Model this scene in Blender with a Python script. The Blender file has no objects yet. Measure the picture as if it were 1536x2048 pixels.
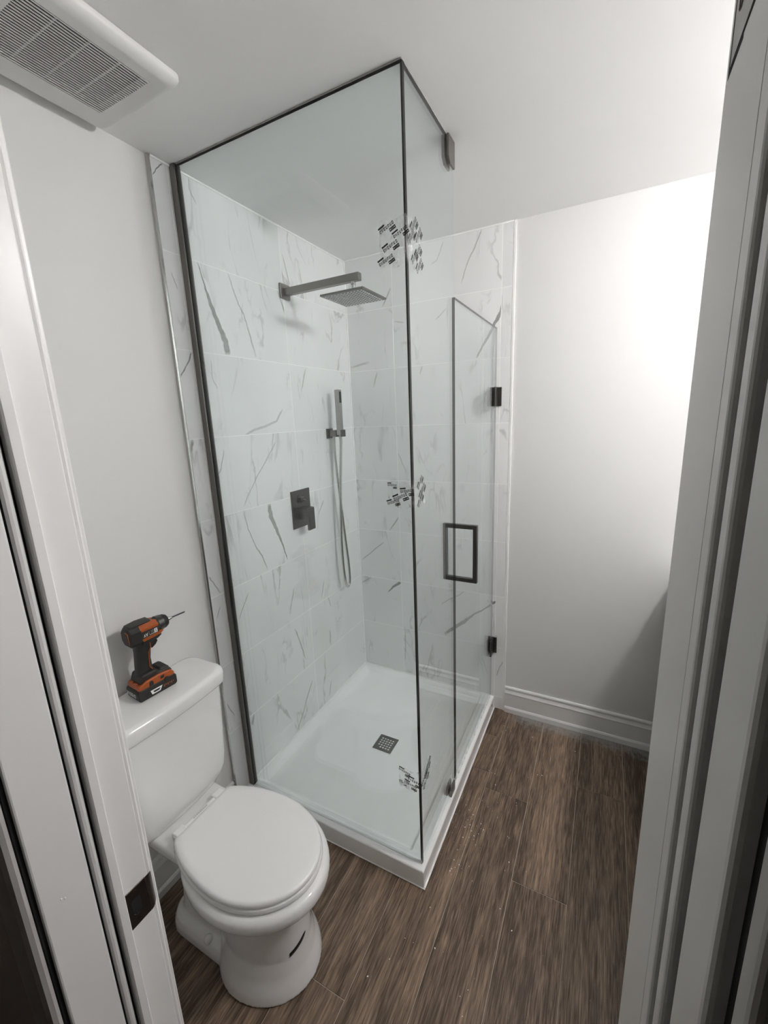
import bpy, bmesh, math, random
from mathutils import Vector, Matrix
random.seed(7)
C = bpy.context.scene.collection
SC = bpy.context.scene

# ------------------------------------------------------------------ camera
CAM = Vector((1.324011, -2.150620, 1.658565))
R = [[0.887086, 0.459854, -0.040156], [-0.456874, 0.862247, -0.218621], [-0.06591, 0.212282, 0.974983]]
cd = bpy.data.cameras.new('camera'); cam = bpy.data.objects.new('camera', cd); C.objects.link(cam)
rt, fw, up = [Vector(r) for r in R]
cam.matrix_world = Matrix(((rt.x, up.x, -fw.x, CAM.x), (rt.y, up.y, -fw.y, CAM.y), (rt.z, up.z, -fw.z, CAM.z), (0, 0, 0, 1)))
cd.sensor_fit = 'HORIZONTAL'; cd.sensor_width = 36.0; cd.lens = 36.0 * 843.652 / 1536.0; cd.clip_start = 0.01
SC.camera = cam

# ------------------------------------------------------------------ world, exposure
w = bpy.data.worlds.new('World'); SC.world = w; w.use_nodes = True
w.node_tree.nodes['Background'].inputs[0].default_value = (0.9, 0.95, 1.0, 1)
w.node_tree.nodes['Background'].inputs[1].default_value = 0.02
BULB = 60.0          # radiance of the ceiling light's diffuser
HALL = 0.0
vs = SC.view_settings
vs.view_transform = 'Standard'; vs.look = 'None'; vs.gamma = 1.0; vs.use_curve_mapping = False
vs.exposure = 2.14
SC.cycles.diffuse_bounces = 7; SC.cycles.glossy_bounces = 6; SC.cycles.transmission_bounces = 8
SC.cycles.max_bounces = 12; SC.cycles.transparent_max_bounces = 24
SC.cycles.caustics_reflective = False; SC.cycles.caustics_refractive = False
SC.cycles.sample_clamp_indirect = 6.0

# ------------------------------------------------------------------ helpers
def new_bm(): return bmesh.new()

def obj(name, bm, mats, parent=None, smooth=False, kind=None, label=None, cat=None, group=None, loc=None):
    me = bpy.data.meshes.new(name)
    bm.normal_update(); bm.to_mesh(me); bm.free()
    if not isinstance(mats, (list, tuple)): mats = [mats]
    for m in mats: me.materials.append(m)
    if smooth:
        for p in me.polygons: p.use_smooth = True
        if smooth != 'all':
            me.set_sharp_from_angle(angle=math.radians(smooth if smooth is not True else 38))
    o = bpy.data.objects.new(name, me); C.objects.link(o)
    if parent is not None: o.parent = parent
    if loc is not None: o.location = loc
    tag(o, label, cat, group, kind)
    return o

def tag(o, label=None, cat=None, group=None, kind=None):
    if label: o['label'] = label
    if cat: o['category'] = cat
    if group: o['group'] = group
    if kind: o['kind'] = kind

def empty(name, loc=(0, 0, 0), label=None, cat=None, group=None, kind=None, rotz=0):
    o = bpy.data.objects.new(name, None); C.objects.link(o)
    o.location = loc; o.rotation_euler = (0, 0, rotz); o.empty_display_size = 0.05
    tag(o, label, cat, group, kind)
    return o

def box(bm, x0, x1, y0, y1, z0, z1, bev=0, seg=1, mi=0):
    vs_ = [bm.verts.new((x, y, z)) for x in (x0, x1) for y in (y0, y1) for z in (z0, z1)]
    idx = [(0, 1, 3, 2), (4, 6, 7, 5), (0, 4, 5, 1), (2, 3, 7, 6), (0, 2, 6, 4), (1, 5, 7, 3)]
    fs = [bm.faces.new([vs_[i] for i in f]) for f in idx]
    for f in fs: f.material_index = mi
    if bev > 0:
        es = list({e for f in fs for e in f.edges})
        r = bmesh.ops.bevel(bm, geom=es, offset=bev, segments=seg, affect='EDGES', profile=0.5)
        for f in r['faces']: f.material_index = mi
    return fs

def bx(*a, **k):
    bm = new_bm(); box(bm, *a, **k); return bm

def frame_of(d):
    d = Vector(d).normalized()
    a = Vector((0, 0, 1)) if abs(d.z) < 0.9 else Vector((1, 0, 0))
    u = d.cross(a).normalized(); v = d.cross(u).normalized()
    return u, v

def tube(bm, pts, rad, n=12, cap=True, mi=0, closed=False):
    pts = [Vector(p) for p in pts]; m = len(pts); rings = []
    pu = None
    for i, p in enumerate(pts):
        a = pts[(i - 1) % m] if (closed or i > 0) else pts[i]
        b = pts[(i + 1) % m] if (closed or i < m - 1) else pts[i]
        d = (b - a).normalized()
        if pu is None: u, v = frame_of(d)
        else:
            u = (pu - d * pu.dot(d)).normalized(); v = d.cross(u)
        pu = u
        r = rad[i] if isinstance(rad, (list, tuple)) else rad
        rings.append([bm.verts.new(p + (u * math.cos(t) + v * math.sin(t)) * r) for t in [2 * math.pi * k / n for k in range(n)]])
    for i in range(m if closed else m - 1):
        A, B = rings[i], rings[(i + 1) % m]
        for k in range(n):
            f = bm.faces.new((A[k], A[(k + 1) % n], B[(k + 1) % n], B[k])); f.material_index = mi
    if cap and not closed:
        f = bm.faces.new(rings[0][::-1]); f.material_index = mi
        f = bm.faces.new(rings[-1]); f.material_index = mi
    return rings

def loft(bm, rings, cap0=True, cap1=True, mi=0):
    """rings: lists of points with equal counts"""
    R_ = [[bm.verts.new(p) for p in r] for r in rings]
    n = len(R_[0])
    for A, B in zip(R_, R_[1:]):
        for k in range(n):
            f = bm.faces.new((A[k], A[(k + 1) % n], B[(k + 1) % n], B[k])); f.material_index = mi
    if cap0: bm.faces.new(R_[0][::-1]).material_index = mi
    if cap1: bm.faces.new(R_[-1]).material_index = mi
    return R_

def extrude_profile(bm, prof, axis, a0, a1, mi=0):
    """prof: closed list of (u, v); axis 'x': (a,u,v); 'y': (u,a,v); 'z': (u,v,a)"""
    def P(u, v, a): return {'x': (a, u, v), 'y': (u, a, v), 'z': (u, v, a)}[axis]
    A = [bm.verts.new(P(u, v, a0)) for u, v in prof]; B = [bm.verts.new(P(u, v, a1)) for u, v in prof]
    n = len(prof)
    for k in range(n):
        bm.faces.new((A[k], A[(k + 1) % n], B[(k + 1) % n], B[k])).material_index = mi
    bm.faces.new(A[::-1]).material_index = mi; bm.faces.new(B).material_index = mi
    bmesh.ops.recalc_face_normals(bm, faces=bm.faces)

def rrect(cx, cy, hx, hy, r, n=5):
    pts = []
    for qx, qy, a0 in ((1, 1, 0), (-1, 1, 90), (-1, -1, 180), (1, -1, 270)):
        for k in range(n + 1):
            a = math.radians(a0 + 90 * k / n)
            pts.append((cx + qx * (hx - r) + r * math.cos(a), cy + qy * (hy - r) + r * math.sin(a)))
    return pts

def mod_bevel(o, w_, seg=2):
    m = o.modifiers.new('bevel', 'BEVEL'); m.width = w_; m.segments = seg; m.limit_method = 'ANGLE'; m.angle_limit = math.radians(35)

# ------------------------------------------------------------------ materials
def nt(name):
    m = bpy.data.materials.new(name); m.use_nodes = True
    t = m.node_tree; t.nodes.clear()
    out = t.nodes.new('ShaderNodeOutputMaterial')
    return m, t, out

def N(t, typ, **kw):
    n = t.nodes.new('ShaderNode' + typ)
    for k, v in kw.items():
        if k.startswith('i_'):
            n.inputs[k[2:].replace('_', ' ')].default_value = v
        else: setattr(n, k, v)
    return n

def L(t, a, b): t.links.new(a, b)

def pbr(name, col, rough=0.5, metal=0.0, var=0.0, vscale=20.0, bump=0.0, bscale=80.0, spec=0.5, coat=0.0, stretch=None, rvar=0.0):
    m, t, out = nt(name)
    b = N(t, 'BsdfPrincipled')
    b.inputs['Base Color'].default_value = (*col, 1); b.inputs['Roughness'].default_value = rough
    b.inputs['Metallic'].default_value = metal; b.inputs['Specular IOR Level'].default_value = spec
    b.inputs['Coat Weight'].default_value = coat
    L(t, b.outputs[0], out.inputs[0])
    geo = N(t, 'NewGeometry'); mp = N(t, 'Mapping')
    L(t, geo.outputs['Position'], mp.inputs[0])
    if stretch: mp.inputs['Scale'].default_value = stretch
    if var > 0 or rvar > 0:
        nz = N(t, 'TexNoise'); nz.inputs['Scale'].default_value = vscale; nz.inputs['Detail'].default_value = 5
        L(t, mp.outputs[0], nz.inputs['Vector'])
        if var > 0:
            mx = N(t, 'MixRGB'); mx.inputs[1].default_value = (*[c * (1 - var) for c in col], 1); mx.inputs[2].default_value = (*[min(1, c * (1 + var)) for c in col], 1)
            L(t, nz.outputs['Fac'], mx.inputs[0]); L(t, mx.outputs[0], b.inputs['Base Color'])
        if rvar > 0:
            mr = N(t, 'MapRange'); mr.inputs[3].default_value = rough - rvar; mr.inputs[4].default_value = rough + rvar
            L(t, nz.outputs['Fac'], mr.inputs[0]); L(t, mr.outputs[0], b.inputs['Roughness'])
    if bump > 0:
        nb = N(t, 'TexNoise'); nb.inputs['Scale'].default_value = bscale; nb.inputs['Detail'].default_value = 4
        L(t, mp.outputs[0], nb.inputs['Vector'])
        bp = N(t, 'Bump'); bp.inputs['Strength'].default_value = bump; bp.inputs['Distance'].default_value = 0.001
        L(t, nb.outputs['Fac'], bp.inputs['Height']); L(t, bp.outputs[0], b.inputs['Normal'])
    return m

M = {}
M['wall'] = pbr('wall_paint', (0.705, 0.702, 0.695), 0.55, var=0.015, vscale=3, bump=0.12, bscale=350, spec=0.3)
M['ceiling'] = pbr('ceiling_paint', (0.87, 0.867, 0.86), 0.7, var=0.012, vscale=2, bump=0.12, bscale=300, spec=0.2)
M['trim'] = pbr('trim_paint', (0.79, 0.785, 0.775), 0.32, var=0.02, vscale=6, bump=0.05, bscale=60)
M['trim_shaded'] = pbr('shaded_trim_paint', (0.42, 0.41, 0.395), 0.4, var=0.02)  # white trim darkened in its colour for the unlit hall side
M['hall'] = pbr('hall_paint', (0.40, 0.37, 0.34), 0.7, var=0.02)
M['ceramic'] = pbr('glazed_ceramic', (0.84, 0.837, 0.83), 0.10, var=0.006, vscale=4, coat=0.3)
M['seat'] = pbr('seat_plastic', (0.86, 0.857, 0.85), 0.22, var=0.006, vscale=4)
M['acrylic'] = pbr('tray_acrylic', (0.94, 0.94, 0.935), 0.22, var=0.01, vscale=5)
M['caulk'] = pbr('white_caulk', (0.94, 0.937, 0.93), 0.45, var=0.02, vscale=30)
M['grout'] = pbr('pale_grout', (0.93, 0.93, 0.92), 0.8, var=0.03, vscale=60)
M['nickel'] = pbr('brushed_nickel', (0.23, 0.215, 0.20), 0.34, metal=1.0, var=0.08, vscale=60, stretch=(1, 1, 12), rvar=0.06)
M['nickel_dark'] = pbr('dark_nickel', (0.13, 0.122, 0.115), 0.32, metal=1.0, var=0.1, vscale=50, stretch=(8, 8, 1))
M['nickel_light'] = pbr('satin_nickel', (0.42, 0.41, 0.395), 0.30, metal=1.0, var=0.04, vscale=60)
M['rubber_grey'] = pbr('grey_nozzle_rubber', (0.75, 0.74, 0.72), 0.5, var=0.05)
M['chrome'] = pbr('polished_chrome', (0.62, 0.61, 0.59), 0.13, metal=1.0, var=0.02)
M['black'] = pbr('black_rubber', (0.012, 0.011, 0.010), 0.5, var=0.15, vscale=40)
M['print'] = pbr('black_ink', (0.02, 0.02, 0.02), 0.6, var=0.1)
M['white_ink'] = pbr('white_ink', (0.8, 0.8, 0.79), 0.5, var=0.02)
M['bronze'] = pbr('dark_bronze', (0.045, 0.036, 0.030), 0.28, metal=0.8, var=0.2, vscale=50)
M['hole'] = pbr('recess_shade', (0.006, 0.006, 0.006), 0.9, var=0.1)  # black colour stands in for the shade inside holes, gaps and recesses
M['drill_black'] = pbr('drill_black_rubber', (0.018, 0.016, 0.014), 0.55, var=0.2, vscale=90, bump=0.2, bscale=500)
M['drill_orange'] = pbr('drill_orange_plastic', (0.35, 0.075, 0.012), 0.42, var=0.06, vscale=60)
M['fan'] = pbr('fan_plastic', (0.70, 0.695, 0.68), 0.4, var=0.01)
M['trim_metal'] = pbr('tile_edge_trim', (0.83, 0.825, 0.81), 0.35, var=0.02)
M['espresso'] = pbr('espresso_wood', (0.05, 0.035, 0.027), 0.4, var=0.15, vscale=30, stretch=(6, 6, 0.5))
M['crumb'] = pbr('plaster_crumb', (0.8, 0.8, 0.78), 0.9, var=0.1, vscale=200)

def glass_mat(name, tint):
    m, t, out = nt(name)
    tr = N(t, 'BsdfTransparent'); tr.inputs[0].default_value = (*tint, 1)
    gl = N(t, 'BsdfGlossy'); gl.inputs[0].default_value = (1, 1, 1, 1); gl.inputs['Roughness'].default_value = 0.0
    fr = N(t, 'Fresnel')
    gb_ = N(t, 'NewGeometry'); io = N(t, 'MapRange'); io.inputs[3].default_value = 1.5; io.inputs[4].default_value = 1 / 1.5   # same reflectance at both faces of the pane
    L(t, gb_.outputs['Backfacing'], io.inputs[0]); L(t, io.outputs[0], fr.inputs[0])
    # faint smears that dull the sheen
    nz = N(t, 'TexNoise'); nz.inputs['Scale'].default_value = 7.0; nz.inputs['Detail'].default_value = 3
    geo = N(t, 'NewGeometry'); L(t, geo.outputs['Position'], nz.inputs['Vector'])
    mr = N(t, 'MapRange'); mr.inputs[3].default_value = 0.94; mr.inputs[4].default_value = 1.0
    L(t, nz.outputs['Fac'], mr.inputs[0])
    mu = N(t, 'Math', operation='MULTIPLY'); L(t, fr.outputs[0], mu.inputs[0]); L(t, mr.outputs[0], mu.inputs[1])
    mx = N(t, 'MixShader'); L(t, mu.outputs[0], mx.inputs[0]); L(t, tr.outputs[0], mx.inputs[1]); L(t, gl.outputs[0], mx.inputs[2])
    L(t, mx.outputs[0], out.inputs[0])
    return m
M['glass'] = glass_mat('clear_glass', (0.962, 0.986, 0.988))
M['glass_edge'] = pbr('dark_glass_edge', (0.010, 0.010, 0.009), 0.3, var=0.1, spec=0.25)
M['seal_light'] = pbr('clear_seal', (0.45, 0.455, 0.45), 0.3, var=0.03)
M['seal'] = pbr('grey_silicone', (0.27, 0.265, 0.255), 0.4, var=0.05)

def tape_mat():
    m, t, out = nt('clear_tape')
    tr = N(t, 'BsdfTransparent'); tr.inputs[0].default_value = (0.98, 0.98, 0.98, 1)
    b = N(t, 'BsdfPrincipled'); b.inputs['Base Color'].default_value = (0.86, 0.86, 0.85, 1); b.inputs['Roughness'].default_value = 0.25
    geo = N(t, 'NewGeometry'); mp = N(t, 'Mapping'); mp.inputs['Scale'].default_value = (1, 1, 0.45)
    L(t, geo.outputs['Position'], mp.inputs[0])
    nz = N(t, 'TexNoise'); nz.inputs['Scale'].default_value = 60; nz.inputs['Detail'].default_value = 3
    L(t, mp.outputs[0], nz.inputs['Vector'])
    mr = N(t, 'MapRange'); mr.inputs[1].default_value = 0.45; mr.inputs[2].default_value = 0.75; mr.inputs[3].default_value = 0.02; mr.inputs[4].default_value = 0.45
    L(t, nz.outputs['Fac'], mr.inputs[0])
    mx = N(t, 'MixShader'); L(t, mr.outputs[0], mx.inputs[0]); L(t, tr.outputs[0], mx.inputs[1]); L(t, b.outputs[0], mx.inputs[2])
    L(t, mx.outputs[0], out.inputs[0]); return m
M['tape'] = tape_mat()

def shade_mat():
    m, t, out = nt('lit_lamp_shade')
    e = N(t, 'Emission'); e.inputs[0].default_value = (1.0, 0.975, 0.965, 1); e.inputs[1].default_value = BULB
    L(t, e.outputs[0], out.inputs[0]); return m
M['shade'] = shade_mat()

def marble(name, ax):
    """polished porcelain with soft grey clouds and thin slanting veins; ax = horizontal axis of the wall"""
    m, t, out = nt(name)
    b = N(t, 'BsdfPrincipled'); b.inputs['Roughness'].default_value = 0.17; b.inputs['Specular IOR Level'].default_value = 0.5
    geo = N(t, 'NewGeometry'); oi = N(t, 'ObjectInfo')
    sx = N(t, 'SeparateXYZ'); L(t, geo.outputs['Position'], sx.inputs[0])
    cb = N(t, 'CombineXYZ')
    L(t, sx.outputs[ax], cb.inputs[0]); L(t, sx.outputs[2], cb.inputs[1])
    rm = N(t, 'Math', operation='MULTIPLY'); rm.inputs[1].default_value = 9.0; L(t, oi.outputs['Random'], rm.inputs[0])
    L(t, rm.outputs[0], cb.inputs[2])
    mp = N(t, 'Mapping'); mp.inputs['Rotation'].default_value = (0, 0, math.radians(-24 if ax == 1 else 32)); mp.inputs['Scale'].default_value = (1.0, 0.34, 1.0)
    if ax == 0: mp.inputs['Rotation'].default_value = (0, 0, math.radians(38))
    L(t, cb.outputs[0], mp.inputs[0])
    def vein(scale, width, seed, dist):
        add = N(t, 'VectorMath', operation='ADD'); add.inputs[1].default_value = (seed, seed * 2, seed)
        L(t, mp.outputs[0], add.inputs[0])
        nz = N(t, 'TexNoise'); nz.inputs['Scale'].default_value = scale; nz.inputs['Detail'].default_value = 5; nz.inputs['Distortion'].default_value = dist
        L(t, add.outputs[0], nz.inputs['Vector'])
        s = N(t, 'Math', operation='SUBTRACT'); s.inputs[1].default_value = 0.5; L(t, nz.outputs['Fac'], s.inputs[0])
        a = N(t, 'Math', operation='ABSOLUTE'); L(t, s.outputs[0], a.inputs[0])
        r = N(t, 'MapRange'); r.interpolation_type = 'SMOOTHSTEP'; r.inputs[1].default_value = 0; r.inputs[2].default_value = width; r.inputs[3].default_value = 1; r.inputs[4].default_value = 0
        L(t, a.outputs[0], r.inputs[0])
        mk = N(t, 'TexNoise'); mk.inputs['Scale'].default_value = scale * 1.3; mk.inputs['Detail'].default_value = 2
        ad2 = N(t, 'VectorMath', operation='ADD'); ad2.inputs[1].default_value = (seed * 3.3, 1.7, seed); L(t, mp.outputs[0], ad2.inputs[0]); L(t, ad2.outputs[0], mk.inputs['Vector'])
        k = N(t, 'MapRange'); k.interpolation_type = 'SMOOTHSTEP'; k.inputs[1].default_value = 0.5; k.inputs[2].default_value = 0.68
        L(t, mk.outputs['Fac'], k.inputs[0])
        u = N(t, 'Math', operation='MULTIPLY'); L(t, r.outputs[0], u.inputs[0]); L(t, k.outputs[0], u.inputs[1])
        return u
    v1 = vein(4.0, 0.018, 1.3, 0.5); v2 = vein(8.0, 0.03, 7.9, 0.9)
    cl = N(t, 'TexNoise'); cl.inputs['Scale'].default_value = 3.2; cl.inputs['Detail'].default_value = 4; L(t, mp.outputs[0], cl.inputs['Vector'])
    base = N(t, 'MixRGB'); base.inputs[1].default_value = (0.74, 0.745, 0.745, 1); base.inputs[2].default_value = (0.91, 0.91, 0.905, 1)
    L(t, cl.outputs['Fac'], base.inputs[0])
    f1 = N(t, 'Math', operation='MULTIPLY'); f1.inputs[1].default_value = 0.62; L(t, v1.outputs[0], f1.inputs[0])
    f2 = N(t, 'Math', operation='MULTIPLY'); f2.inputs[1].default_value = 0.42; L(t, v2.outputs[0], f2.inputs[0])
    c1 = N(t, 'MixRGB'); L(t, f1.outputs[0], c1.inputs[0]); L(t, base.outputs[0], c1.inputs[1]); c1.inputs[2].default_value = (0.34, 0.34, 0.33, 1)
    c2 = N(t, 'MixRGB'); L(t, f2.outputs[0], c2.inputs[0]); L(t, c1.outputs[0], c2.inputs[1]); c2.inputs[2].default_value = (0.38, 0.385, 0.385, 1)
    L(t, c2.outputs[0], b.inputs['Base Color']); L(t, b.outputs[0], out.inputs[0])
    return m
M['marble_left'] = marble('marble_porcelain_left', 1)
M['marble_back'] = marble('marble_porcelain_back', 0)

def vein_mat():
    m, t, out = nt('printed_grey_vein')
    b = N(t, 'BsdfPrincipled'); b.inputs['Roughness'].default_value = 0.17
    uv = N(t, 'UVMap'); sp = N(t, 'SeparateXYZ'); L(t, uv.outputs[0], sp.inputs[0])
    geo = N(t, 'NewGeometry')
    nz = N(t, 'TexNoise'); nz.inputs['Scale'].default_value = 55; nz.inputs['Detail'].default_value = 4; L(t, geo.outputs['Position'], nz.inputs['Vector'])
    # v across: 0..1, soft edges broken by noise ; u = strength
    s = N(t, 'Math', operation='SUBTRACT'); s.inputs[1].default_value = 0.5; L(t, sp.outputs[1], s.inputs[0])
    a = N(t, 'Math', operation='ABSOLUTE'); L(t, s.outputs[0], a.inputs[0])
    n2 = N(t, 'Math', operation='MULTIPLY_ADD'); n2.inputs[1].default_value = 0.35; n2.inputs[2].default_value = -0.17; L(t, nz.outputs['Fac'], n2.inputs[0])
    ad = N(t, 'Math', operation='ADD'); L(t, a.outputs[0], ad.inputs[0]); L(t, n2.outputs[0], ad.inputs[1])
    r = N(t, 'MapRange'); r.interpolation_type = 'SMOOTHSTEP'; r.inputs[1].default_value = 0.2; r.inputs[2].default_value = 0.48; r.inputs[3].default_value = 1; r.inputs[4].default_value = 0
    L(t, ad.outputs[0], r.inputs[0])
    mu = N(t, 'Math', operation='MULTIPLY'); L(t, r.outputs[0], mu.inputs[0]); L(t, sp.outputs[0], mu.inputs[1])
    col = N(t, 'MixRGB'); col.inputs[1].default_value = (0.26, 0.26, 0.25, 1); col.inputs[2].default_value = (0.55, 0.55, 0.54, 1)
    L(t, nz.outputs['Fac'], col.inputs[0]); L(t, col.outputs[0], b.inputs['Base Color'])
    L(t, mu.outputs[0], b.inputs['Alpha']); L(t, b.outputs[0], out.inputs[0])
    return m
M['vein'] = vein_mat()

def wood():
    m, t, out = nt('brown_wood_plank')
    b = N(t, 'BsdfPrincipled'); b.inputs['Roughness'].default_value = 0.42; b.inputs['Specular IOR Level'].default_value = 0.35
    geo = N(t, 'NewGeometry'); oi = N(t, 'ObjectInfo')
    rm = N(t, 'Math', operation='MULTIPLY'); rm.inputs[1].default_value = 13.0; L(t, oi.outputs['Random'], rm.inputs[0])
    cb = N(t, 'CombineXYZ'); L(t, rm.outputs[0], cb.inputs[1]); L(t, rm.outputs[0], cb.inputs[2])
    ad = N(t, 'VectorMath', operation='ADD'); L(t, geo.outputs['Position'], ad.inputs[0]); L(t, cb.outputs[0], ad.inputs[1])
    m1 = N(t, 'Mapping'); m1.inputs['Scale'].default_value = (1, 0.055, 1); L(t, ad.outputs[0], m1.inputs[0])
    g1 = N(t, 'TexNoise'); g1.inputs['Scale'].default_value = 230; g1.inputs['Detail'].default_value = 6; g1.inputs['Distortion'].default_value = 0.6; L(t, m1.outputs[0], g1.inputs['Vector'])
    g2 = N(t, 'TexNoise'); g2.inputs['Scale'].default_value = 17; g2.inputs['Detail'].default_value = 3; L(t, m1.outputs[0], g2.inputs['Vector'])
    m3 = N(t, 'Mapping'); m3.inputs['Scale'].default_value = (1, 0.16, 1); L(t, ad.outputs[0], m3.inputs[0])
    g3 = N(t, 'TexNoise'); g3.inputs['Scale'].default_value = 30; g3.inputs['Detail'].default_value = 4; g3.inputs['Distortion'].default_value = 1.4; L(t, m3.outputs[0], g3.inputs['Vector'])
    r1 = N(t, 'ValToRGB'); e = r1.color_ramp.elements
    e[0].position = 0.30; e[0].color = (0.066, 0.045, 0.031, 1); e[1].position = 0.72; e[1].color = (0.41, 0.295, 0.208, 1)
    md = r1.color_ramp.elements.new(0.5); md.color = (0.205, 0.143, 0.100, 1)
    s1 = N(t, 'Math', operation='MULTIPLY_ADD'); s1.inputs[1].default_value = 0.75; L(t, g1.outputs['Fac'], s1.inputs[0])
    s2 = N(t, 'Math', operation='MULTIPLY_ADD'); s2.inputs[1].default_value = 0.45; s2.inputs[2].default_value = -0.17; L(t, g2.outputs['Fac'], s2.inputs[0])
    L(t, s2.outputs[0], s1.inputs[2])
    s3 = N(t, 'Math', operation='MULTIPLY_ADD'); s3.inputs[1].default_value = 0.30; s3.inputs[2].default_value = -0.15; L(t, g3.outputs['Fac'], s3.inputs[0])
    su = N(t, 'Math', operation='ADD'); L(t, s1.outputs[0], su.inputs[0]); L(t, s3.outputs[0], su.inputs[1])
    pr = N(t, 'MapRange'); pr.inputs[3].default_value = -0.04; pr.inputs[4].default_value = 0.03; L(t, oi.outputs['Random'], pr.inputs[0])
    s4 = N(t, 'Math', operation='ADD'); L(t, su.outputs[0], s4.inputs[0]); L(t, pr.outputs[0], s4.inputs[1])
    L(t, s4.outputs[0], r1.inputs[0])
    # plaster dust wiped along the back wall
    sp = N(t, 'SeparateXYZ'); L(t, geo.outputs['Position'], sp.inputs[0])
    dn = N(t, 'TexNoise'); dn.inputs['Scale'].default_value = 30; dn.inputs['Detail'].default_value = 10; dn.inputs['Roughness'].default_value = 0.75; L(t, geo.outputs['Position'], dn.inputs['Vector'])
    dm = N(t, 'Math', operation='MULTIPLY_ADD'); dm.inputs[1].default_value = 0.30; dm.inputs[2].default_value = -0.165; L(t, dn.outputs['Fac'], dm.inputs[0])
    dy = N(t, 'Math', operation='ADD'); L(t, sp.outputs[1], dy.inputs[0]); L(t, dm.outputs[0], dy.inputs[1])
    dr = N(t, 'MapRange'); dr.interpolation_type = 'SMOOTHSTEP'; dr.inputs[1].default_value = -0.11; dr.inputs[2].default_value = -0.03; dr.inputs[3].default_value = 0; dr.inputs[4].default_value = 0.6
    L(t, dy.outputs[0], dr.inputs[0])
    dx = N(t, 'MapRange'); dx.interpolation_type = 'SMOOTHSTEP'; dx.inputs[1].default_value = 0.93; dx.inputs[2].default_value = 1.02; L(t, sp.outputs[0], dx.inputs[0])
    dd = N(t, 'Math', operation='MULTIPLY'); L(t, dr.outputs[0], dd.inputs[0]); L(t, dx.outputs[0], dd.inputs[1])
    # fine scattered dust
    fn = N(t, 'TexNoise'); fn.inputs['Scale'].default_value = 120; fn.inputs['Detail'].default_value = 2; L(t, geo.outputs['Position'], fn.inputs['Vector'])
    fr = N(t, 'MapRange'); fr.inputs[1].default_value = 0.68; fr.inputs[2].default_value = 0.80; fr.inputs[3].default_value = 0; fr.inputs[4].default_value = 0.35; L(t, fn.outputs['Fac'], fr.inputs[0])
    dt = N(t, 'Math', operation='MAXIMUM'); L(t, dd.outputs[0], dt.inputs[0]); L(t, fr.outputs[0], dt.inputs[1])
    mx = N(t, 'MixRGB'); mx.inputs[2].default_value = (0.30, 0.31, 0.31, 1); L(t, dt.outputs[0], mx.inputs[0]); L(t, r1.outputs[0], mx.inputs[1])
    L(t, mx.outputs[0], b.inputs['Base Color'])
    bp = N(t, 'Bump'); bp.inputs['Strength'].default_value = 0.25; bp.inputs['Distance'].default_value = 0.001; L(t, g1.outputs['Fac'], bp.inputs['Height']); L(t, bp.outputs[0], b.inputs['Normal'])
    L(t, b.outputs[0], out.inputs[0]); return m
M['wood'] = wood()
M['joint'] = pbr('dusty_joint', (0.44, 0.38, 0.31), 0.9, var=0.2, vscale=40)

# ------------------------------------------------------------------ room dimensions
H = 2.49            # ceiling
Z1 = 2.2219         # first tile joint, then every 0.306
TP = 0.306
YT = -1.1166        # front edge of the tiled part of the left wall
XT = 0.896          # right edge of the tiled part of the back wall
YV = -0.5262        # vertical joint, left wall
XV = 0.2845         # vertical joint, back wall
W = 0.829           # plane of the side panel and door
YA = -1.0373        # plane of the front panel
DW = 0.010          # tile thickness; drywall planes lie this far behind
XR = 2.30           # right wall
YF = -1.812         # bathroom face of the door wall
YH = -1.975         # hall face of the door wall
JL = CAM.x - 0.715  # left jamb face
JR = CAM.x + 0.0453 # right jamb face
HEAD = 2.22
# ------------------------------------------------------------------ floor of single planks
def build_floor():
    fl = obj('floor', bx(-0.14, 2.42, -3.4, 0.14, -0.06, -0.0022), M['joint'], kind='structure')
    x0 = 0.7515 - 0.1855 * 5
    ends = {4: [-1.443], 5: [-0.459, -0.215], 6: [-0.549], 7: [-0.899], 8: [-0.370], 9: [-1.22]}
    bms = {}
    k = -1
    for k in range(0, 14):
        a, b_ = x0 + 0.1855 * k, x0 + 0.1855 * (k + 1)
        a, b_ = max(a, -0.13), min(b_, 2.41)
        if b_ - a < 0.02: continue
        e0 = ends.get(k, [-0.3 - (k * 0.47) % 1.1])
        ys = sorted(e0)
        while ys[0] - 1.22 > -3.39: ys = [ys[0] - 1.22] + ys
        ys = [-3.39] + ys
        while ys[-1] + 1.22 < 0.12: ys.append(ys[-1] + 1.22)
        ys.append(0.13)
        for y0, y1 in zip(ys, ys[1:]):
            if y1 - y0 < 0.02: continue
            g = 0.0011
            obj('plank', bx(a + g, b_ - g, y0 + g, y1 - g, -0.0022, 0.0, bev=0.0005), M['wood'], fl)
    return fl
build_floor()

# ------------------------------------------------------------------ shell
ceil = obj('ceiling', bx(-0.14, 2.44, -3.4, 0.16, H, H + 0.08), M['ceiling'], kind='structure')
wl = obj('wall_left', bx(-0.14, -DW, YH, 0.16, -0.06, H), M['wall'], kind='structure')
wb = obj('wall_back', bx(-DW, XR, DW, 0.16, -0.06, H), M['wall'], kind='structure')
wr = obj('wall_right', bx(XR, XR + 0.12, YH, 0.16, -0.06, H), M['wall'], kind='structure')
bm = new_bm()
box(bm, -DW, JL - 0.02, YH, YF, -0.06, H); box(bm, JR + 0.02, XR, YH, YF, -0.06, H); box(bm, JL - 0.02, JR + 0.02, YH, YF, HEAD + 0.02, H)
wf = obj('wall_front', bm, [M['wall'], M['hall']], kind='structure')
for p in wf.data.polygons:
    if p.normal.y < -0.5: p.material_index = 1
obj('wall_hall_far', bx(-0.2, 2.44, -3.44, -3.32, -0.06, H), M['hall'], kind='structure')
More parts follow.
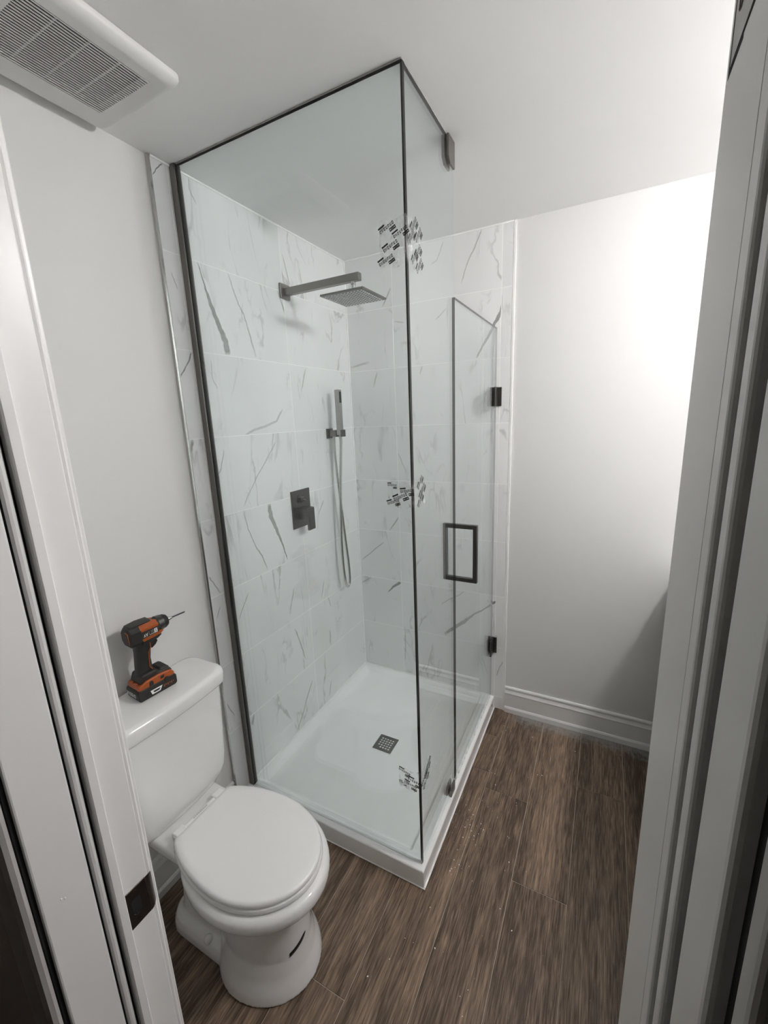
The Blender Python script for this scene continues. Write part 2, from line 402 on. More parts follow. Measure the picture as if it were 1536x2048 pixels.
obj('wall_hall_left', bx(-0.26, -0.14, -3.44, YH, -0.06, H), M['hall'], kind='structure')
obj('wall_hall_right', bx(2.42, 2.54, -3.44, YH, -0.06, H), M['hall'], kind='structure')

# ------------------------------------------------------------------ marble tiles, each one a mesh with its printed veins
VEINS_LEFT=[(0.9,[(-0.9831,2.2187,-0.9787,2.2207),(-0.9677,2.1516,-0.9599,2.1551),(-0.9539,2.0811,-0.9333,2.0903),(-0.9316,2.0188,-0.9057,2.0301),(-0.9114,1.9597,-0.8768,1.9716),(-0.9067,1.9151,-0.8712,1.9237)]),(0.6,[(-0.8465,2.2164,-0.8389,2.2199),(-0.8288,2.1608,-0.8211,2.1642),(-0.8092,2.1143,-0.8015,2.118),(-0.7863,2.08,-0.7782,2.0834),(-0.7728,2.0296,-0.7616,2.0334),(-0.7434,1.9248,-0.7318,1.9282)]),(0.6,[(-0.5152,2.3779,-0.5084,2.3807),(-0.4822,2.2623,-0.4715,2.2663)]),(0.7,[(-0.5684,2.2185,-0.5619,2.2212),(-0.53,2.125,-0.5164,2.1301)]),(0.5,[(-0.9787,2.4877,-0.9723,2.4908),(-0.9803,2.4414,-0.9739,2.4452),(-0.9563,2.408,-0.9521,2.4109)]),(0.4,[(-0.8477,2.2195,-0.8456,2.2286),(-0.7756,2.2305,-0.7712,2.2495),(-0.6603,2.2581,-0.6574,2.2702)]),(0.45,[(-0.9779,1.892,-0.9709,1.893),(-0.9822,1.8256,-0.9763,1.827),(-0.9604,1.7883,-0.9559,1.7903)]),(0.5,[(-0.4141,1.9065,-0.3987,1.906),(-0.4581,1.7971,-0.4487,1.7963)]),(0.45,[(-0.6067,1.7167,-0.595,1.7127),(-0.655,1.6671,-0.6423,1.6574),(-0.7284,1.6478,-0.7224,1.6337),(-0.8014,1.6345,-0.7941,1.6213),(-0.8659,1.6039,-0.8592,1.5953)]),(0.5,[(-0.6725,1.5719,-0.6641,1.5683),(-0.7259,1.5144,-0.718,1.5105),(-0.8097,1.4327,-0.8023,1.4287),(-0.8751,1.3572,-0.8678,1.3533),(-0.899,1.3208,-0.8941,1.3183)]),(0.5,[(-0.9687,1.5603,-0.9616,1.5587),(-0.9945,1.4894,-0.9877,1.4871),(-1.0209,1.4522,-1.0168,1.4501)]),(0.9,[(-0.7642,1.3021,-0.7359,1.2997),(-0.7629,1.2425,-0.7285,1.2421),(-0.7299,1.1746,-0.7048,1.1757),(-0.6936,1.0958,-0.6803,1.0953),(-0.6662,1.011,-0.6593,1.0104)]),(0.75,[(-0.9058,1.2995,-0.8991,1.2994),(-0.8908,1.2187,-0.884,1.2187),(-0.8591,1.1302,-0.851,1.131),(-0.8309,1.0819,-0.8196,1.0827),(-0.802,1.0061,-0.796,1.0058)]),(0.5,[(-0.3439,1.2428,-0.3315,1.2377),(-0.3953,1.1742,-0.3873,1.1707)]),(0.6,[(-0.9319,0.9492,-0.9244,0.944),(-0.9977,0.8548,-0.993,0.8511)]),(0.5,[(-0.6407,0.8561,-0.63,0.8507),(-0.6877,0.737,-0.6791,0.732)]),(0.45,[(-0.727,0.9403,-0.7189,0.9363),(-0.7478,0.8854,-0.7414,0.8821)]),(0.55,[(-0.3929,0.7996,-0.3819,0.7944),(-0.426,0.7104,-0.4174,0.7059)]),(0.6,[(-0.3683,0.6966,-0.3546,0.6934),(-0.3463,0.6271,-0.337,0.6247)]),(0.6,[(-0.663,0.6443,-0.6488,0.6412),(-0.6276,0.5394,-0.6164,0.5362),(-0.6032,0.4428,-0.5916,0.4388)]),(0.5,[(-0.3753,0.4982,-0.3564,0.4893),(-0.381,0.4091,-0.3621,0.3994)]),(0.6,[(-0.5637,0.2941,-0.5522,0.2842),(-0.619,0.224,-0.6078,0.214),(-0.6614,0.1585,-0.6507,0.1482),(-0.7191,0.0958,-0.709,0.0851)]),(0.7,[(-0.9825,0.3933,-0.9715,0.3843),(-1.0036,0.3436,-0.9847,0.3272)]),(0.5,[(-0.3944,0.187,-0.3851,0.1803),(-0.4251,0.1057,-0.4136,0.097)]),(0.4,[(-0.7735,0.5226,-0.7465,0.5121),(-0.7602,0.4469,-0.7362,0.4367)]),(0.35,[(-0.8849,0.6809,-0.8703,0.6772),(-0.8688,0.614,-0.8538,0.6098)]),(0.8,[(-1.0763,2.4834,-1.071,2.4805),(-1.0972,2.4615,-1.0921,2.4601),(-1.1175,2.4335,-1.1119,2.4328)]),(0.6,[(-1.0975,2.1588,-1.0937,2.1608),(-1.0897,2.1342,-1.0849,2.1367),(-1.0804,2.1087,-1.0765,2.1107)]),(0.8,[(-1.0587,1.9137,-1.0492,1.9119),(-1.0805,1.874,-1.0735,1.8717),(-1.1229,1.8221,-1.1166,1.8192)]),(0.7,[(-1.1124,1.6069,-1.092,1.6033),(-1.1191,1.5592,-1.115,1.5584)]),(0.75,[(-1.1185,1.0866,-1.1108,1.089),(-1.0991,1.0546,-1.093,1.056),(-1.0733,1.0012,-1.0669,1.0022)]),(0.6,[(-1.0805,0.9545,-1.0751,0.9506),(-1.1079,0.9073,-1.1026,0.9033)]),(0.7,[(-1.1186,0.5318,-1.1122,0.5315),(-1.084,0.4498,-1.0774,0.4493)])]
VEINS_BACK=[(0.65,[(0.7499,2.4878,0.7564,2.4842),(0.7144,2.4141,0.7231,2.409),(0.6839,2.3633,0.6907,2.3598),(0.6522,2.2732,0.6581,2.2706)]),(0.9,[(0.8729,2.225,0.8928,2.2179),(0.8574,2.1801,0.888,2.1668),(0.8385,2.1283,0.8637,2.1134),(0.8111,2.0788,0.8278,2.0683),(0.7882,2.0323,0.803,2.0231),(0.7485,1.9669,0.7593,1.9602),(0.7276,1.9267,0.7365,1.9217)]),(0.8,[(0.8943,0.6864,0.8995,0.6618),(0.8348,0.6599,0.8424,0.6423),(0.7817,0.6068,0.7873,0.5975),(0.722,0.5655,0.7296,0.554),(0.6628,0.5155,0.6794,0.4933),(0.6075,0.4674,0.6218,0.4462),(0.5468,0.4116,0.5601,0.3929)]),(0.55,[(0.6746,0.6958,0.6786,0.6902),(0.6358,0.6631,0.6398,0.6557),(0.5839,0.6323,0.5873,0.626),(0.5345,0.5931,0.5393,0.586)]),(0.7,[(0.8911,0.3109,0.8971,0.3086),(0.8708,0.2645,0.8784,0.2627),(0.8567,0.209,0.8634,0.2082)]),(0.6,[(0.1709,0.9306,0.1771,0.924),(0.092,0.865,0.0984,0.8583),(0.0147,0.8012,0.0223,0.7933)]),(0.8,[(0.276,0.6986,0.2896,0.679),(0.221,0.6539,0.2332,0.6405),(0.1869,0.6069,0.1917,0.6032)]),(0.65,[(0.0714,0.6936,0.0792,0.6801),(0.0014,0.6458,0.0062,0.6376)]),(0.4,[(0.1995,0.827,0.2097,0.8288),(0.1992,0.7565,0.2129,0.7591)]),(0.7,[(0.2715,2.315,0.282,2.3096),(0.2226,2.23,0.2294,2.2267)]),(0.6,[(0.3458,2.1394,0.3448,2.1335),(0.2911,2.1514,0.2901,2.1455)]),(0.6,[(0.1706,1.9032,0.1827,1.8998),(0.1467,1.8247,0.1544,1.8227)]),(0.45,[(0.13,1.9683,0.1348,1.9528),(0.0072,1.9472,0.0113,1.934)]),(0.6,[(0.2868,1.4591,0.2941,1.4618),(0.3349,1.3475,0.3407,1.3498)]),(0.4,[(0.1017,1.5402,0.1112,1.5521),(0.1727,1.5009,0.1802,1.5104)]),(0.7,[(0.2763,1.0926,0.2854,1.0873),(0.2157,1.0084,0.2238,1.0039)]),(0.55,[(0.564,2.4734,0.5711,2.4699),(0.5307,2.3975,0.5363,2.3938),(0.5006,2.3836,0.5036,2.3795)]),(0.5,[(0.4388,1.9165,0.4524,1.9125),(0.4284,1.8692,0.4353,1.8672)]),(0.5,[(0.5773,2.1743,0.5829,2.1688),(0.519,2.128,0.5248,2.1225)])]


def tiles(wall, name_axis, spans, veins, mat):
    """spans: list of (a0, a1) along the wall; rows by joint height"""
    joints = [H - 0.004] + [Z1 - TP * k for k in range(0, 8)]
    cells = []
    for (a0, a1, zmin) in spans:
        for k in range(len(joints)):
            zt = joints[k]; zb = joints[k + 1] if k + 1 < len(joints) else zmin
            zb = max(zb, zmin)
            if zt - zb < 0.01: continue
            cells.append((a0, a1, zb, zt))
    left = {i: [] for i in range(len(cells))}
    for s, row in veins:
        if s <= 0.4: continue
        ca = sum(r[0] + r[2] for r in row) / (2 * len(row)); cz = sum(r[1] + r[3] for r in row) / (2 * len(row))
        for i, (a0, a1, zb, zt) in enumerate(cells):
            if a0 <= ca <= a1 and zb <= cz <= zt: left[i].append((s, row)); break
    g = 0.0015
    for i, (a0, a1, zb, zt) in enumerate(cells):
        bm = new_bm()
        if name_axis == 'y': box(bm, -DW + 0.0004, 0.0, a0 + g, a1 - g, zb + g, zt - g, bev=0.0004)
        else: box(bm, a0 + g, a1 - g, 0.0, DW - 0.0004, zb + g, zt - g, bev=0.0004)
        uvl = bm.loops.layers.uv.new('UVMap')
        for s, row in left[i]:
            prev = None
            dense = []
            for q0, q1 in zip(row, row[1:]):
                for h_ in range(4):
                    f_ = h_ / 4; dense.append([q0[j] * (1 - f_) + q1[j] * f_ for j in range(4)])
            dense.append(list(row[-1]))
            n = len(dense)
            for j, (la, lz, ra, rz) in enumerate(dense):
                jt = math.sin(j * 2.3 + la * 40) * 0.0012
                la += jt; ra += jt
                cl_ = lambda a_, z_: (min(max(a_, a0 + g), a1 - g), min(max(z_, zb + g), zt - g))
                (la, lz), (ra, rz) = cl_(la, lz), cl_(ra, rz)
                e = 0.00025
                pl = (e, la, lz) if name_axis == 'y' else (la, -e, lz)
                pr = (e, ra, rz) if name_axis == 'y' else (ra, -e, rz)
                cur = (bm.verts.new(pl), bm.verts.new(pr), j / (n - 1))
                if prev:
                    try:
                        f = bm.faces.new((prev[0], prev[1], cur[1], cur[0])); f.material_index = 1
                        fade = lambda u_: (s * 0.8 if s > 0.75 else s * 0.55) * min(1, (u_ + 0.04) / 0.12, (1.04 - u_) / 0.12)
                        for lp, (uu, vv) in zip(f.loops, ((prev[2], 0), (prev[2], 1), (cur[2], 1), (cur[2], 0))): lp[uvl].uv = (fade(uu), vv)
                    except ValueError: pass
                prev = cur
        obj('tile', bm, [mat, M['vein']], wall)
ZB = 0.0762
tiles(wl, 'y', [(YT, YA - 0.02, 0.004), (YA - 0.02, YV, ZB + 0.003), (YV, -0.0005, ZB + 0.003)], VEINS_LEFT, M['marble_left'])
tiles(wb, 'x', [(0.0, XV, ZB + 0.003), (XV, 0.848, ZB + 0.003), (0.848, XT, 0.004)], VEINS_BACK, M['marble_back'])
# pale grout bed behind the joints
obj('grout', bx(-DW, -0.0005, YT, 0.0, 0.003, H - 0.003), M['grout'], wl)
obj('grout', bx(-0.001, XT, 0.0005, DW, 0.003, H - 0.003), M['grout'], wb)
# metal edge profiles on the tile ends
bm = new_bm(); extrude_profile(bm, [(-DW, YT - 0.0005), (0.0006, YT - 0.0005), (0.0012, YT - 0.003), (0.0006, YT - 0.009), (-0.004, YT - 0.0095), (-DW, YT - 0.0095)], 'z', 0.0, H - 0.001)
obj('edge_trim', bm, M['chrome'], wl)
bm = new_bm(); extrude_profile(bm, [(XT + 0.0005, DW), (XT + 0.0005, -0.0006), (XT + 0.003, -0.0012), (XT + 0.011, -0.0006), (XT + 0.012, 0.002), (XT + 0.012, DW)], 'z', 0.0, H - 0.001)
obj('edge_trim', bm, M['trim_metal'], wb)
# caulk beads
obj('caulk_bead', bx(0.0, 0.004, YT, 0.0, H - 0.008, H - 0.0005, bev=0.0015), M['caulk'], wl)
obj('caulk_bead', bx(0.0, XT, -0.004, 0.0, H - 0.008, H - 0.0005, bev=0.0015), M['caulk'], wb)
obj('caulk_bead', bx(-0.001, 0.006, -0.006, 0.001, ZB, H - 0.001, bev=0.002), M['caulk'], wl)

# ------------------------------------------------------------------ baseboards
PROF = [(0, 0), (0.019, 0), (0.019, 0.026), (0.015, 0.034), (0.0125, 0.036), (0.0125, 0.112), (0.0145, 0.116), (0.0145, 0.120), (0.0115, 0.125), (0.0085, 0.133), (0.008, 0.140), (0.0105, 0.144), (0.011, 0.149), (0.009, 0.154), (0.005, 0.157), (0, 0.157)]
bm = new_bm(); extrude_profile(bm, [(DW - u, v) for u, v in PROF], 'x', XT + 0.0125, XR - 0.001)
obj('baseboard_back', bm, M['trim'], kind='structure')
bm = new_bm(); extrude_profile(bm, [(-DW + u, v) for u, v in PROF], 'y', YF + 0.001, YT - 0.0115)
obj('baseboard_left', bm, M['trim'], kind='structure')

# ------------------------------------------------------------------ door opening: jambs, stops, casings
door = empty('door_1', (0, 0, 0), kind='structure')
dy = lambda d: CAM.y + d
def jamb_left():
    x = JL
    bm = new_bm(); box(bm, x - 0.018, x, dy(0.2735), dy(0.3375), 0.0, HEAD, bev=0.003, seg=3)
    obj('jamb', bm, M['trim'], door)
    bm = new_bm(); box(bm, x + 0.0001, x + 0.011, dy(0.2735), dy(0.2895), 0.0, HEAD, bev=0.002)
    obj('door_stop', bm, M['trim'], door)
    bm = new_bm(); extrude_profile(bm, [(x - 0.018, dy(0.2690)), (x - 0.003, dy(0.2690)), (x, dy(0.2670)), (x + 0.001, dy(0.2630)), (x, dy(0.2592)), (x - 0.003, dy(0.2575)), (x - 0.018, dy(0.2575))], 'z', 0, HEAD)
    obj('bead', bm, M['trim'], door)
    bm = new_bm(); box(bm, x - 0.018, x - 0.0005, dy(0.1839), dy(0.2530), 0, HEAD, bev=0.003, seg=2)
    obj('jamb', bm, M['trim'], door)
    bm = new_bm(); box(bm, x - 0.0178, x - 0.008, dy(0.178), dy(0.2740), 0, HEAD)
    obj('jamb_groove', bm, M['hole'], door)  # black backing colours in the shade of the gaps
    bm = new_bm(); extrude_profile(bm, [(x - 0.075, dy(0.1752)), (x - 0.075, dy(0.160)), (x - 0.012, dy(0.160)), (x - 0.004, dy(0.164)), (x - 0.002, dy(0.170)), (x - 0.005, dy(0.1752))], 'z', 0, HEAD)
    obj('casing', bm, M['trim_shaded'], door)
    # bathroom side casing, seen on edge
    bm = new_bm(); extrude_profile(bm, [(x - 0.075, dy(0.3385)), (x - 0.004, dy(0.3385)), (x - 0.003, dy(0.342)), (x - 0.006, dy(0.3455)), (x - 0.006, dy(0.349)), (x - 0.010, dy(0.352)), (x - 0.075, dy(0.350))], 'z', 0, HEAD)
    obj('casing', bm, M['trim'], door)
def jamb_right():
    x = JR; D = lambda tn: 0.0453 / tn
    d = [0.338, D(0.1697), D(0.1828), D(0.1945), D(0.206), D(0.2197), D(0.238), D(0.3), D(0.3325)]
    bm = new_bm(); box(bm, x, x + 0.02, dy(d[2] + 0.0005), dy(d[0]), 0, HEAD, bev=0.0012)
    obj('jamb', bm, M['trim'], door)
    def strip(name, d0, d1, off=0.0, b_=0.0025):
        bm = new_bm(); box(bm, x + off, x + 0.02, dy(d1), dy(d0), 0, HEAD, bev=b_, seg=3)
        obj(name, bm, M['trim'], door)
    strip('door_stop', d[2], d[3] - 0.003, -0.0005)
    strip('bead', d[4], d[5], 0.0)
    strip('jamb', d[6], d[7], 0.0005, 0.003)
    bm = new_bm(); box(bm, x + 0.007, x + 0.0199, dy(0.137), dy(d[2]), 0, HEAD); obj('jamb_groove', bm, M['hole'], door)  # black backing, shade of the right-hand gaps put into colour
    bm = new_bm(); box(bm, x + 0.002, x + 0.009, dy(0.1215), dy(0.1345), 0, HEAD, bev=0.003, seg=3); box(bm, x + 0.009, x + 0.075, dy(0.1215), dy(0.1345) , 0, HEAD)
    obj('casing', bm, M['trim_shaded'], door)
jamb_left(); jamb_right()
obj('head_jamb', bx(JL - 0.018, JR + 0.02, dy(0.18), dy(0.338), HEAD, HEAD + 0.018), M['trim'], door)
# strike plate of the latch, dark with a brass-bright bolt hole
sp_ = empty('strike_plate', (0, 0, 0)); sp_.parent = door
bm = new_bm(); box(bm, JL + 0.0002, JL + 0.0018, dy(0.2915), dy(0.330), 0.757, 0.838, bev=0.0004)
pl = obj('plate', bm, M['bronze'], sp_)
bm = new_bm(); pts = []
for k in range(7):
    a = math.radians(15 * k)
    pts.append((JL + 0.0018 - 0.016 * (1 - math.cos(a)), dy(0.330) + 0.018 * math.sin(a)))
ring0 = []
rows = []
for i, (px, py) in enumerate(pts):
    hh = 0.0405 - 0.020 * (i / 6) ** 2.2
    rows.append((bm.verts.new((px, py, 0.7975 - hh)), bm.verts.new((px, py, 0.7975 + hh))))
for A, B in zip(rows, rows[1:]): bm.faces.new((A[0], B[0], B[1], A[1]))
obj('lip', bm, M['bronze'], sp_, smooth='all')
obj('bolt_hole', bx(JL + 0.0012, JL + 0.0021, dy(0.300), dy(0.316), 0.780, 0.815), M['hole'], sp_)
bm = new_bm(); tube(bm, [(JL + 0.0021, dy(0.3005), 0.787), (JL + 0.0021, dy(0.306), 0.781), (JL + 0.0021, dy(0.311), 0.7835)], 0.0016, 6)
obj('bright_edge', bm, M['chrome'], sp_, smooth=True)
for zz in (0.767, 0.828):
    bm = new_bm(); tube(bm, [(JL + 0.001, dy(0.308), zz), (JL + 0.0026, dy(0.308), zz)], 0.0042, 12); obj('screw', bm, M['bronze'], sp_, smooth=True)
# old hinge leaf on the right jamb
hg = empty('hinge_leaf', (0, 0, 0)); hg.parent = door
z0 = 1.832
bm = new_bm(); extrude_profile(bm, [(dy(0.327), z0), (dy(0.327), z0 + 0.1), (dy(0.303), z0 + 0.1), (dy(0.303), z0 + 0.013), (dy(0.277), z0 + 0.006), (dy(0.277), z0 + 0.001)], 'x', JR - 0.0003, JR + 0.0004)
obj('leaf', bm, M['nickel'], hg)
bm = new_bm(); box(bm, JR - 0.0001, JR + 0.0002, dy(0.301), dy(0.3318), z0 - 0.0035, z0 + 0.102); box(bm, JR - 0.0001, JR + 0.0002, dy(0.2735), dy(0.301), z0 - 0.0015, z0 + 0.102)
obj('mortise_shade', bm, M['hole'], hg)  # flat black patch; the recess's depth and shadow are only coloured in
bm = new_bm(); tube(bm, [(JR - 0.0003, dy(0.315), z0 + 0.022), (JR - 0.0007, dy(0.315), z0 + 0.022)], 0.005, 14)
sc_ = obj('screw', bm, M['nickel'], hg, smooth=True)
obj('slot', bx(JR - 0.0009, JR - 0.0006, dy(0.3138), dy(0.3162), z0 + 0.0175, z0 + 0.0265), M['hole'], sc_)
# two painted-over nail dents on the left jamb
for dd, zz in ((0.2145, 0.934), (0.2100, 0.938)):
    bm = new_bm(); bmesh.ops.create_icosphere(bm, subdivisions=2, radius=0.0016, matrix=Matrix.Translation((JL - 0.0006, dy(dd), zz)))
    obj('nail_dent', bm, M['trim'], door, smooth='all')
# ------------------------------------------------------------------ shower tray
EX, EY = 0.848, -1.0655
def build_tray():
    t = empty('shower_tray', (0.42, -0.53, 0), 'low white acrylic shower tray with square drain, inside the glass enclosure', 'shower tray')
    off = Vector((-0.42, 0.53, 0))
    def sm(u): u = max(0, min(1, u)); return u * u * (3 - 2 * u)
    dc = Vector((0.434, -0.556))
    def height(x, y):
        # distance inside from each edge
        dr, df, dl, db = EX - x, y - EY, x, -y
        z = 0.0460 - 0.010 * sm(1 - math.hypot(x - dc.x, y - dc.y) / 0.55)
        z = z + (ZB - z) * max(1 - sm((dr - 0.066) / 0.016), 1 - sm((df - 0.050) / 0.030))
        z = max(z, ZB - (ZB - 0.047) * sm((dl - 0.012) / 0.060), ZB - (ZB - 0.047) * sm((db - 0.012) / 0.050))
        # rounded outer lip
        e = min(dr, df)
        rr = 0.006
        if e < rr: z -= rr - math.sqrt(max(0, rr * rr - (rr - e) ** 2))
        return z
    def grid(lo, hi, fine):
        s = set([lo, hi]); k = lo
        n = 46
        for i in range(n + 1): s.add(lo + (hi - lo) * i / n)
        for f in fine: s.add(f)
        return sorted(s)
    xs = grid(0.0, EX, [0.006, 0.012, 0.02, 0.03, 0.045, 0.06] + [EX - q for q in (0.0005, 0.001, 0.002, 0.0035, 0.006, 0.064, 0.066, 0.069, 0.072, 0.075, 0.078, 0.082)])
    ys = grid(EY, 0.0, [-0.006, -0.012, -0.02, -0.03, -0.045] + [EY + q for q in (0.0005, 0.001, 0.002, 0.0035, 0.006, 0.05, 0.055, 0.06, 0.065, 0.07, 0.08)])
    bm = new_bm()
    g = [[bm.verts.new(Vector((x, y, height(x, y))) + off) for y in ys] for x in xs]
    for i in range(len(xs) - 1):
        for j in range(len(ys) - 1): bm.faces.new((g[i][j], g[i + 1][j], g[i + 1][j + 1], g[i][j + 1]))
    # skirts: front face then right face with a small foot
    def skirt(top, d):
        low = [bm.verts.new((v.co.x, v.co.y, 0.0005)) for v in top]
        for a, b, c, e in zip(top, top[1:], low, low[1:]): bm.faces.new((a, c, e, b))
    skirt([g[i][0] for i in range(len(xs))], 0); skirt([g[-1][j] for j in range(len(ys))][::-1], 0)
    skirt([g[0][j] for j in range(len(ys))], 0); skirt([g[i][-1] for i in range(len(xs))], 0)
    bmesh.ops.recalc_face_normals(bm, faces=bm.faces)
    b = obj('basin', bm, M['acrylic'], t, smooth=50)
    obj('caulk_bead', bx(EX - 0.001, EX + 0.0055, EY + 0.0, -0.0005, 0.0003, 0.0065, bev=0.0025), M['caulk'], t, loc=off)
    obj('caulk_bead', bx(0.30, EX + 0.0055, EY - 0.003, EY + 0.001, 0.0003, 0.004, bev=0.0014), M['caulk'], t, loc=off)
    obj('caulk_bead', bx(0.0002, 0.006, YA, -0.0002, ZB - 0.001, ZB + 0.005, bev=0.002), M['caulk'], t, loc=off)
    obj('caulk_bead', bx(0.0002, W - 0.01, -0.006, -0.0002, ZB - 0.001, ZB + 0.005, bev=0.002), M['caulk'], t, loc=off)
    # plug over the weep slot at the far end of the right skirt
    bm = new_bm(); tube(bm, [(EX - 0.0005, -0.045, 0.045), (EX + 0.0012, -0.045, 0.045)], 0.0075, 14); obj('weep_hole', bm, M['nickel_dark'], t, smooth=True, loc=off)
    # drain: square plate with a 5 x 5 grid of square holes, corners left out
    zz = height(dc.x, dc.y)
    bm = new_bm(); s = 0.050
    cuts = [-s]
    for k in range(-2, 3): cuts += [k * 0.0146 - 0.0046, k * 0.0146 + 0.0046]
    cuts.append(s)
    top = [[bm.verts.new((dc.x + a, dc.y + c, zz + 0.004)) for c in cuts] for a in cuts]
    nn = len(cuts)
    fs = []
    for i in range(nn - 1):
        for j in range(nn - 1):
            hole = i % 2 == 1 and j % 2 == 1 and not (i in (1, nn - 2) and j in (1, nn - 2))
            if not hole: fs.append(bm.faces.new((top[i][j], top[i + 1][j], top[i + 1][j + 1], top[i][j + 1])))
    r = bmesh.ops.extrude_face_region(bm, geom=fs)
    bmesh.ops.translate(bm, verts=[v for v in r['geom'] if isinstance(v, bmesh.types.BMVert)], vec=(0, 0, -0.003))
    bmesh.ops.recalc_face_normals(bm, faces=bm.faces)
    o = obj('drain_plate', bm, M['nickel'], t, loc=off); mod_bevel(o, 0.0006, 1)
    obj('drain_pit', bx(dc.x - 0.046, dc.x + 0.046, dc.y - 0.046, dc.y + 0.046, zz + 0.0003, zz + 0.0008), M['hole'], t, loc=off)  # thin black sheet under the holes, in place of their shade
    obj('drain_rim', bx(dc.x - 0.055, dc.x + 0.055, dc.y - 0.055, dc.y + 0.055, zz - 0.004, zz + 0.0012, bev=0.001), M['acrylic'], t, loc=off)
    return t
build_tray()

# ------------------------------------------------------------------ glass enclosure
GT = 0.010
def pane(bm, x0, x1, y0, y1, z0, z1, dark):
    """box with the faces listed in dark given the edge material (index 1)"""
    fs = box(bm, x0, x1, y0, y1, z0, z1)
    names = ['-x', '+x', '-y', '+y', '-z', '+z']
    for f, n in zip(fs, names): f.material_index = 1 if n in dark else (0 if n == '-z' else 2 if n == '+z' or (n == '+y' and y1 > -0.1) else 0)
    bmesh.ops.recalc_face_normals(bm, faces=bm.faces)
GZ0, GZ1 = ZB + 0.0025, H - 0.0045
ga = empty('fixed_glass_panel', (0.415, YA, ZB), 'wide frameless glass panel facing the toilet, held by a dark wall channel', 'glass panel', 'fixed glass panels of the shower')
o_ = Vector((-0.415, -YA, -ZB))
bm = new_bm(); pane(bm, 0.004, W + GT / 2, YA - GT / 2, YA + GT / 2, GZ0, GZ1, ('+x', '-x'))
obj('glass_pane', bm, [M['glass'], M['glass_edge'], M['seal_light'], M['caulk']], ga, loc=o_)
# U channel on the wall
bm = new_bm(); box(bm, 0.0, 0.0022, YA - 0.0125, YA + 0.0125, ZB, H - 0.002); box(bm, 0.0022, 0.0235, YA - 0.0125, YA - 0.0065, ZB, H - 0.002); box(bm, 0.0022, 0.0235, YA + 0.0065, YA + 0.0125, ZB, H - 0.002)
o = obj('wall_channel', bm, M['nickel'], ga, loc=o_)
obj('channel_seal', bx(0.0215, 0.026, YA - 0.0065, YA + 0.0065, ZB, H - 0.002), M['black'], ga, loc=o_)
obj('top_seal', bx(0.02, W + 0.004, YA - 0.006, YA + 0.006, GZ1, H - 0.0005, bev=0.001), M['seal'], ga, loc=o_)
obj('bottom_seal', bx(0.02, W + 0.004, YA - 0.004, YA + 0.004, ZB + 0.0003, GZ0 - 0.0002), M['caulk'], ga, loc=o_)
gb = empty('fixed_glass_panel', (W, -0.85, ZB), 'narrow side glass panel between the front corner and the door, clipped to ceiling and tray', 'glass panel', 'fixed glass panels of the shower')
YD = -0.650
o_ = Vector((-W, 0.85, -ZB))
bm = new_bm(); pane(bm, W - GT / 2, W + GT / 2, YA + GT / 2 + 0.001, YD - 0.004, GZ0, GZ1, ('-y',))
obj('glass_pane', bm, [M['glass'], M['glass_edge'], M['seal_light'], M['caulk']], gb, loc=o_)
obj('corner_seal', bx(W - 0.004, W + 0.0048, YA + GT / 2, YA + GT / 2 + 0.0012, GZ0, GZ1), M['glass_edge'], gb, loc=o_)
obj('top_seal', bx(W - 0.005, W + 0.005, YA + 0.0075, YD - 0.004, GZ1, H - 0.0005, bev=0.001), M['seal'], gb, loc=o_)
obj('bottom_seal', bx(W - 0.005, W + 0.005, YA + 0.0075, YD - 0.004, ZB + 0.0003, GZ0, bev=0.001), M['caulk'], gb, loc=o_)
def clamp(name, za, zb_, parent, off, y0=-0.722, y1=-0.664, chamfer_low=True):
    c_ = empty(name, (0, 0, 0)); c_.parent = parent; c_.location = off
    for s in (1, -1):
        x0, x1 = (W + GT / 2, W + GT / 2 + 0.007) if s > 0 else (W - GT / 2 - 0.007, W - GT / 2)
        ch = 0.016
        if chamfer_low: prof = [(y0, zb_), (y1, zb_), (y1, za), (y0 + ch, za), (y0, za + ch)]
        else: prof = [(y0, za), (y1, za), (y1, zb_), (y0 + ch, zb_), (y0, zb_ - ch)]
        bm = new_bm(); extrude_profile(bm, prof, 'x', x0, x1)
        q = obj('clamp_plate', bm, M['nickel'], c_); mod_bevel(q, 0.0012, 2)
clamp('ceiling_clamp', H - 0.075, H - 0.001, gb, o_)
clamp('floor_clamp', ZB - 0.001, ZB + 0.046, gb, o_, -0.735, -0.685, False)
# hinged door
gd = empty('shower_door', (W, -0.33, ZB), 'hinged glass shower door with a dark square pull handle', 'shower door')
o_ = Vector((-W, 0.33, -ZB))
YH0, DZ0, DZ1 = -0.012, ZB + 0.012, 2.047
bm = new_bm(); pane(bm, W - GT / 2, W + GT / 2, YD, YH0, DZ0, DZ1, ('-y', '+z'))
obj('glass_pane', bm, [M['glass'], M['glass_edge'], M['seal_light'], M['caulk']], gd, loc=o_)
obj('door_sweep', bx(W - 0.003, W + 0.003, YD + 0.004, YH0, ZB + 0.001, DZ0), M['tape'], gd, loc=o_)
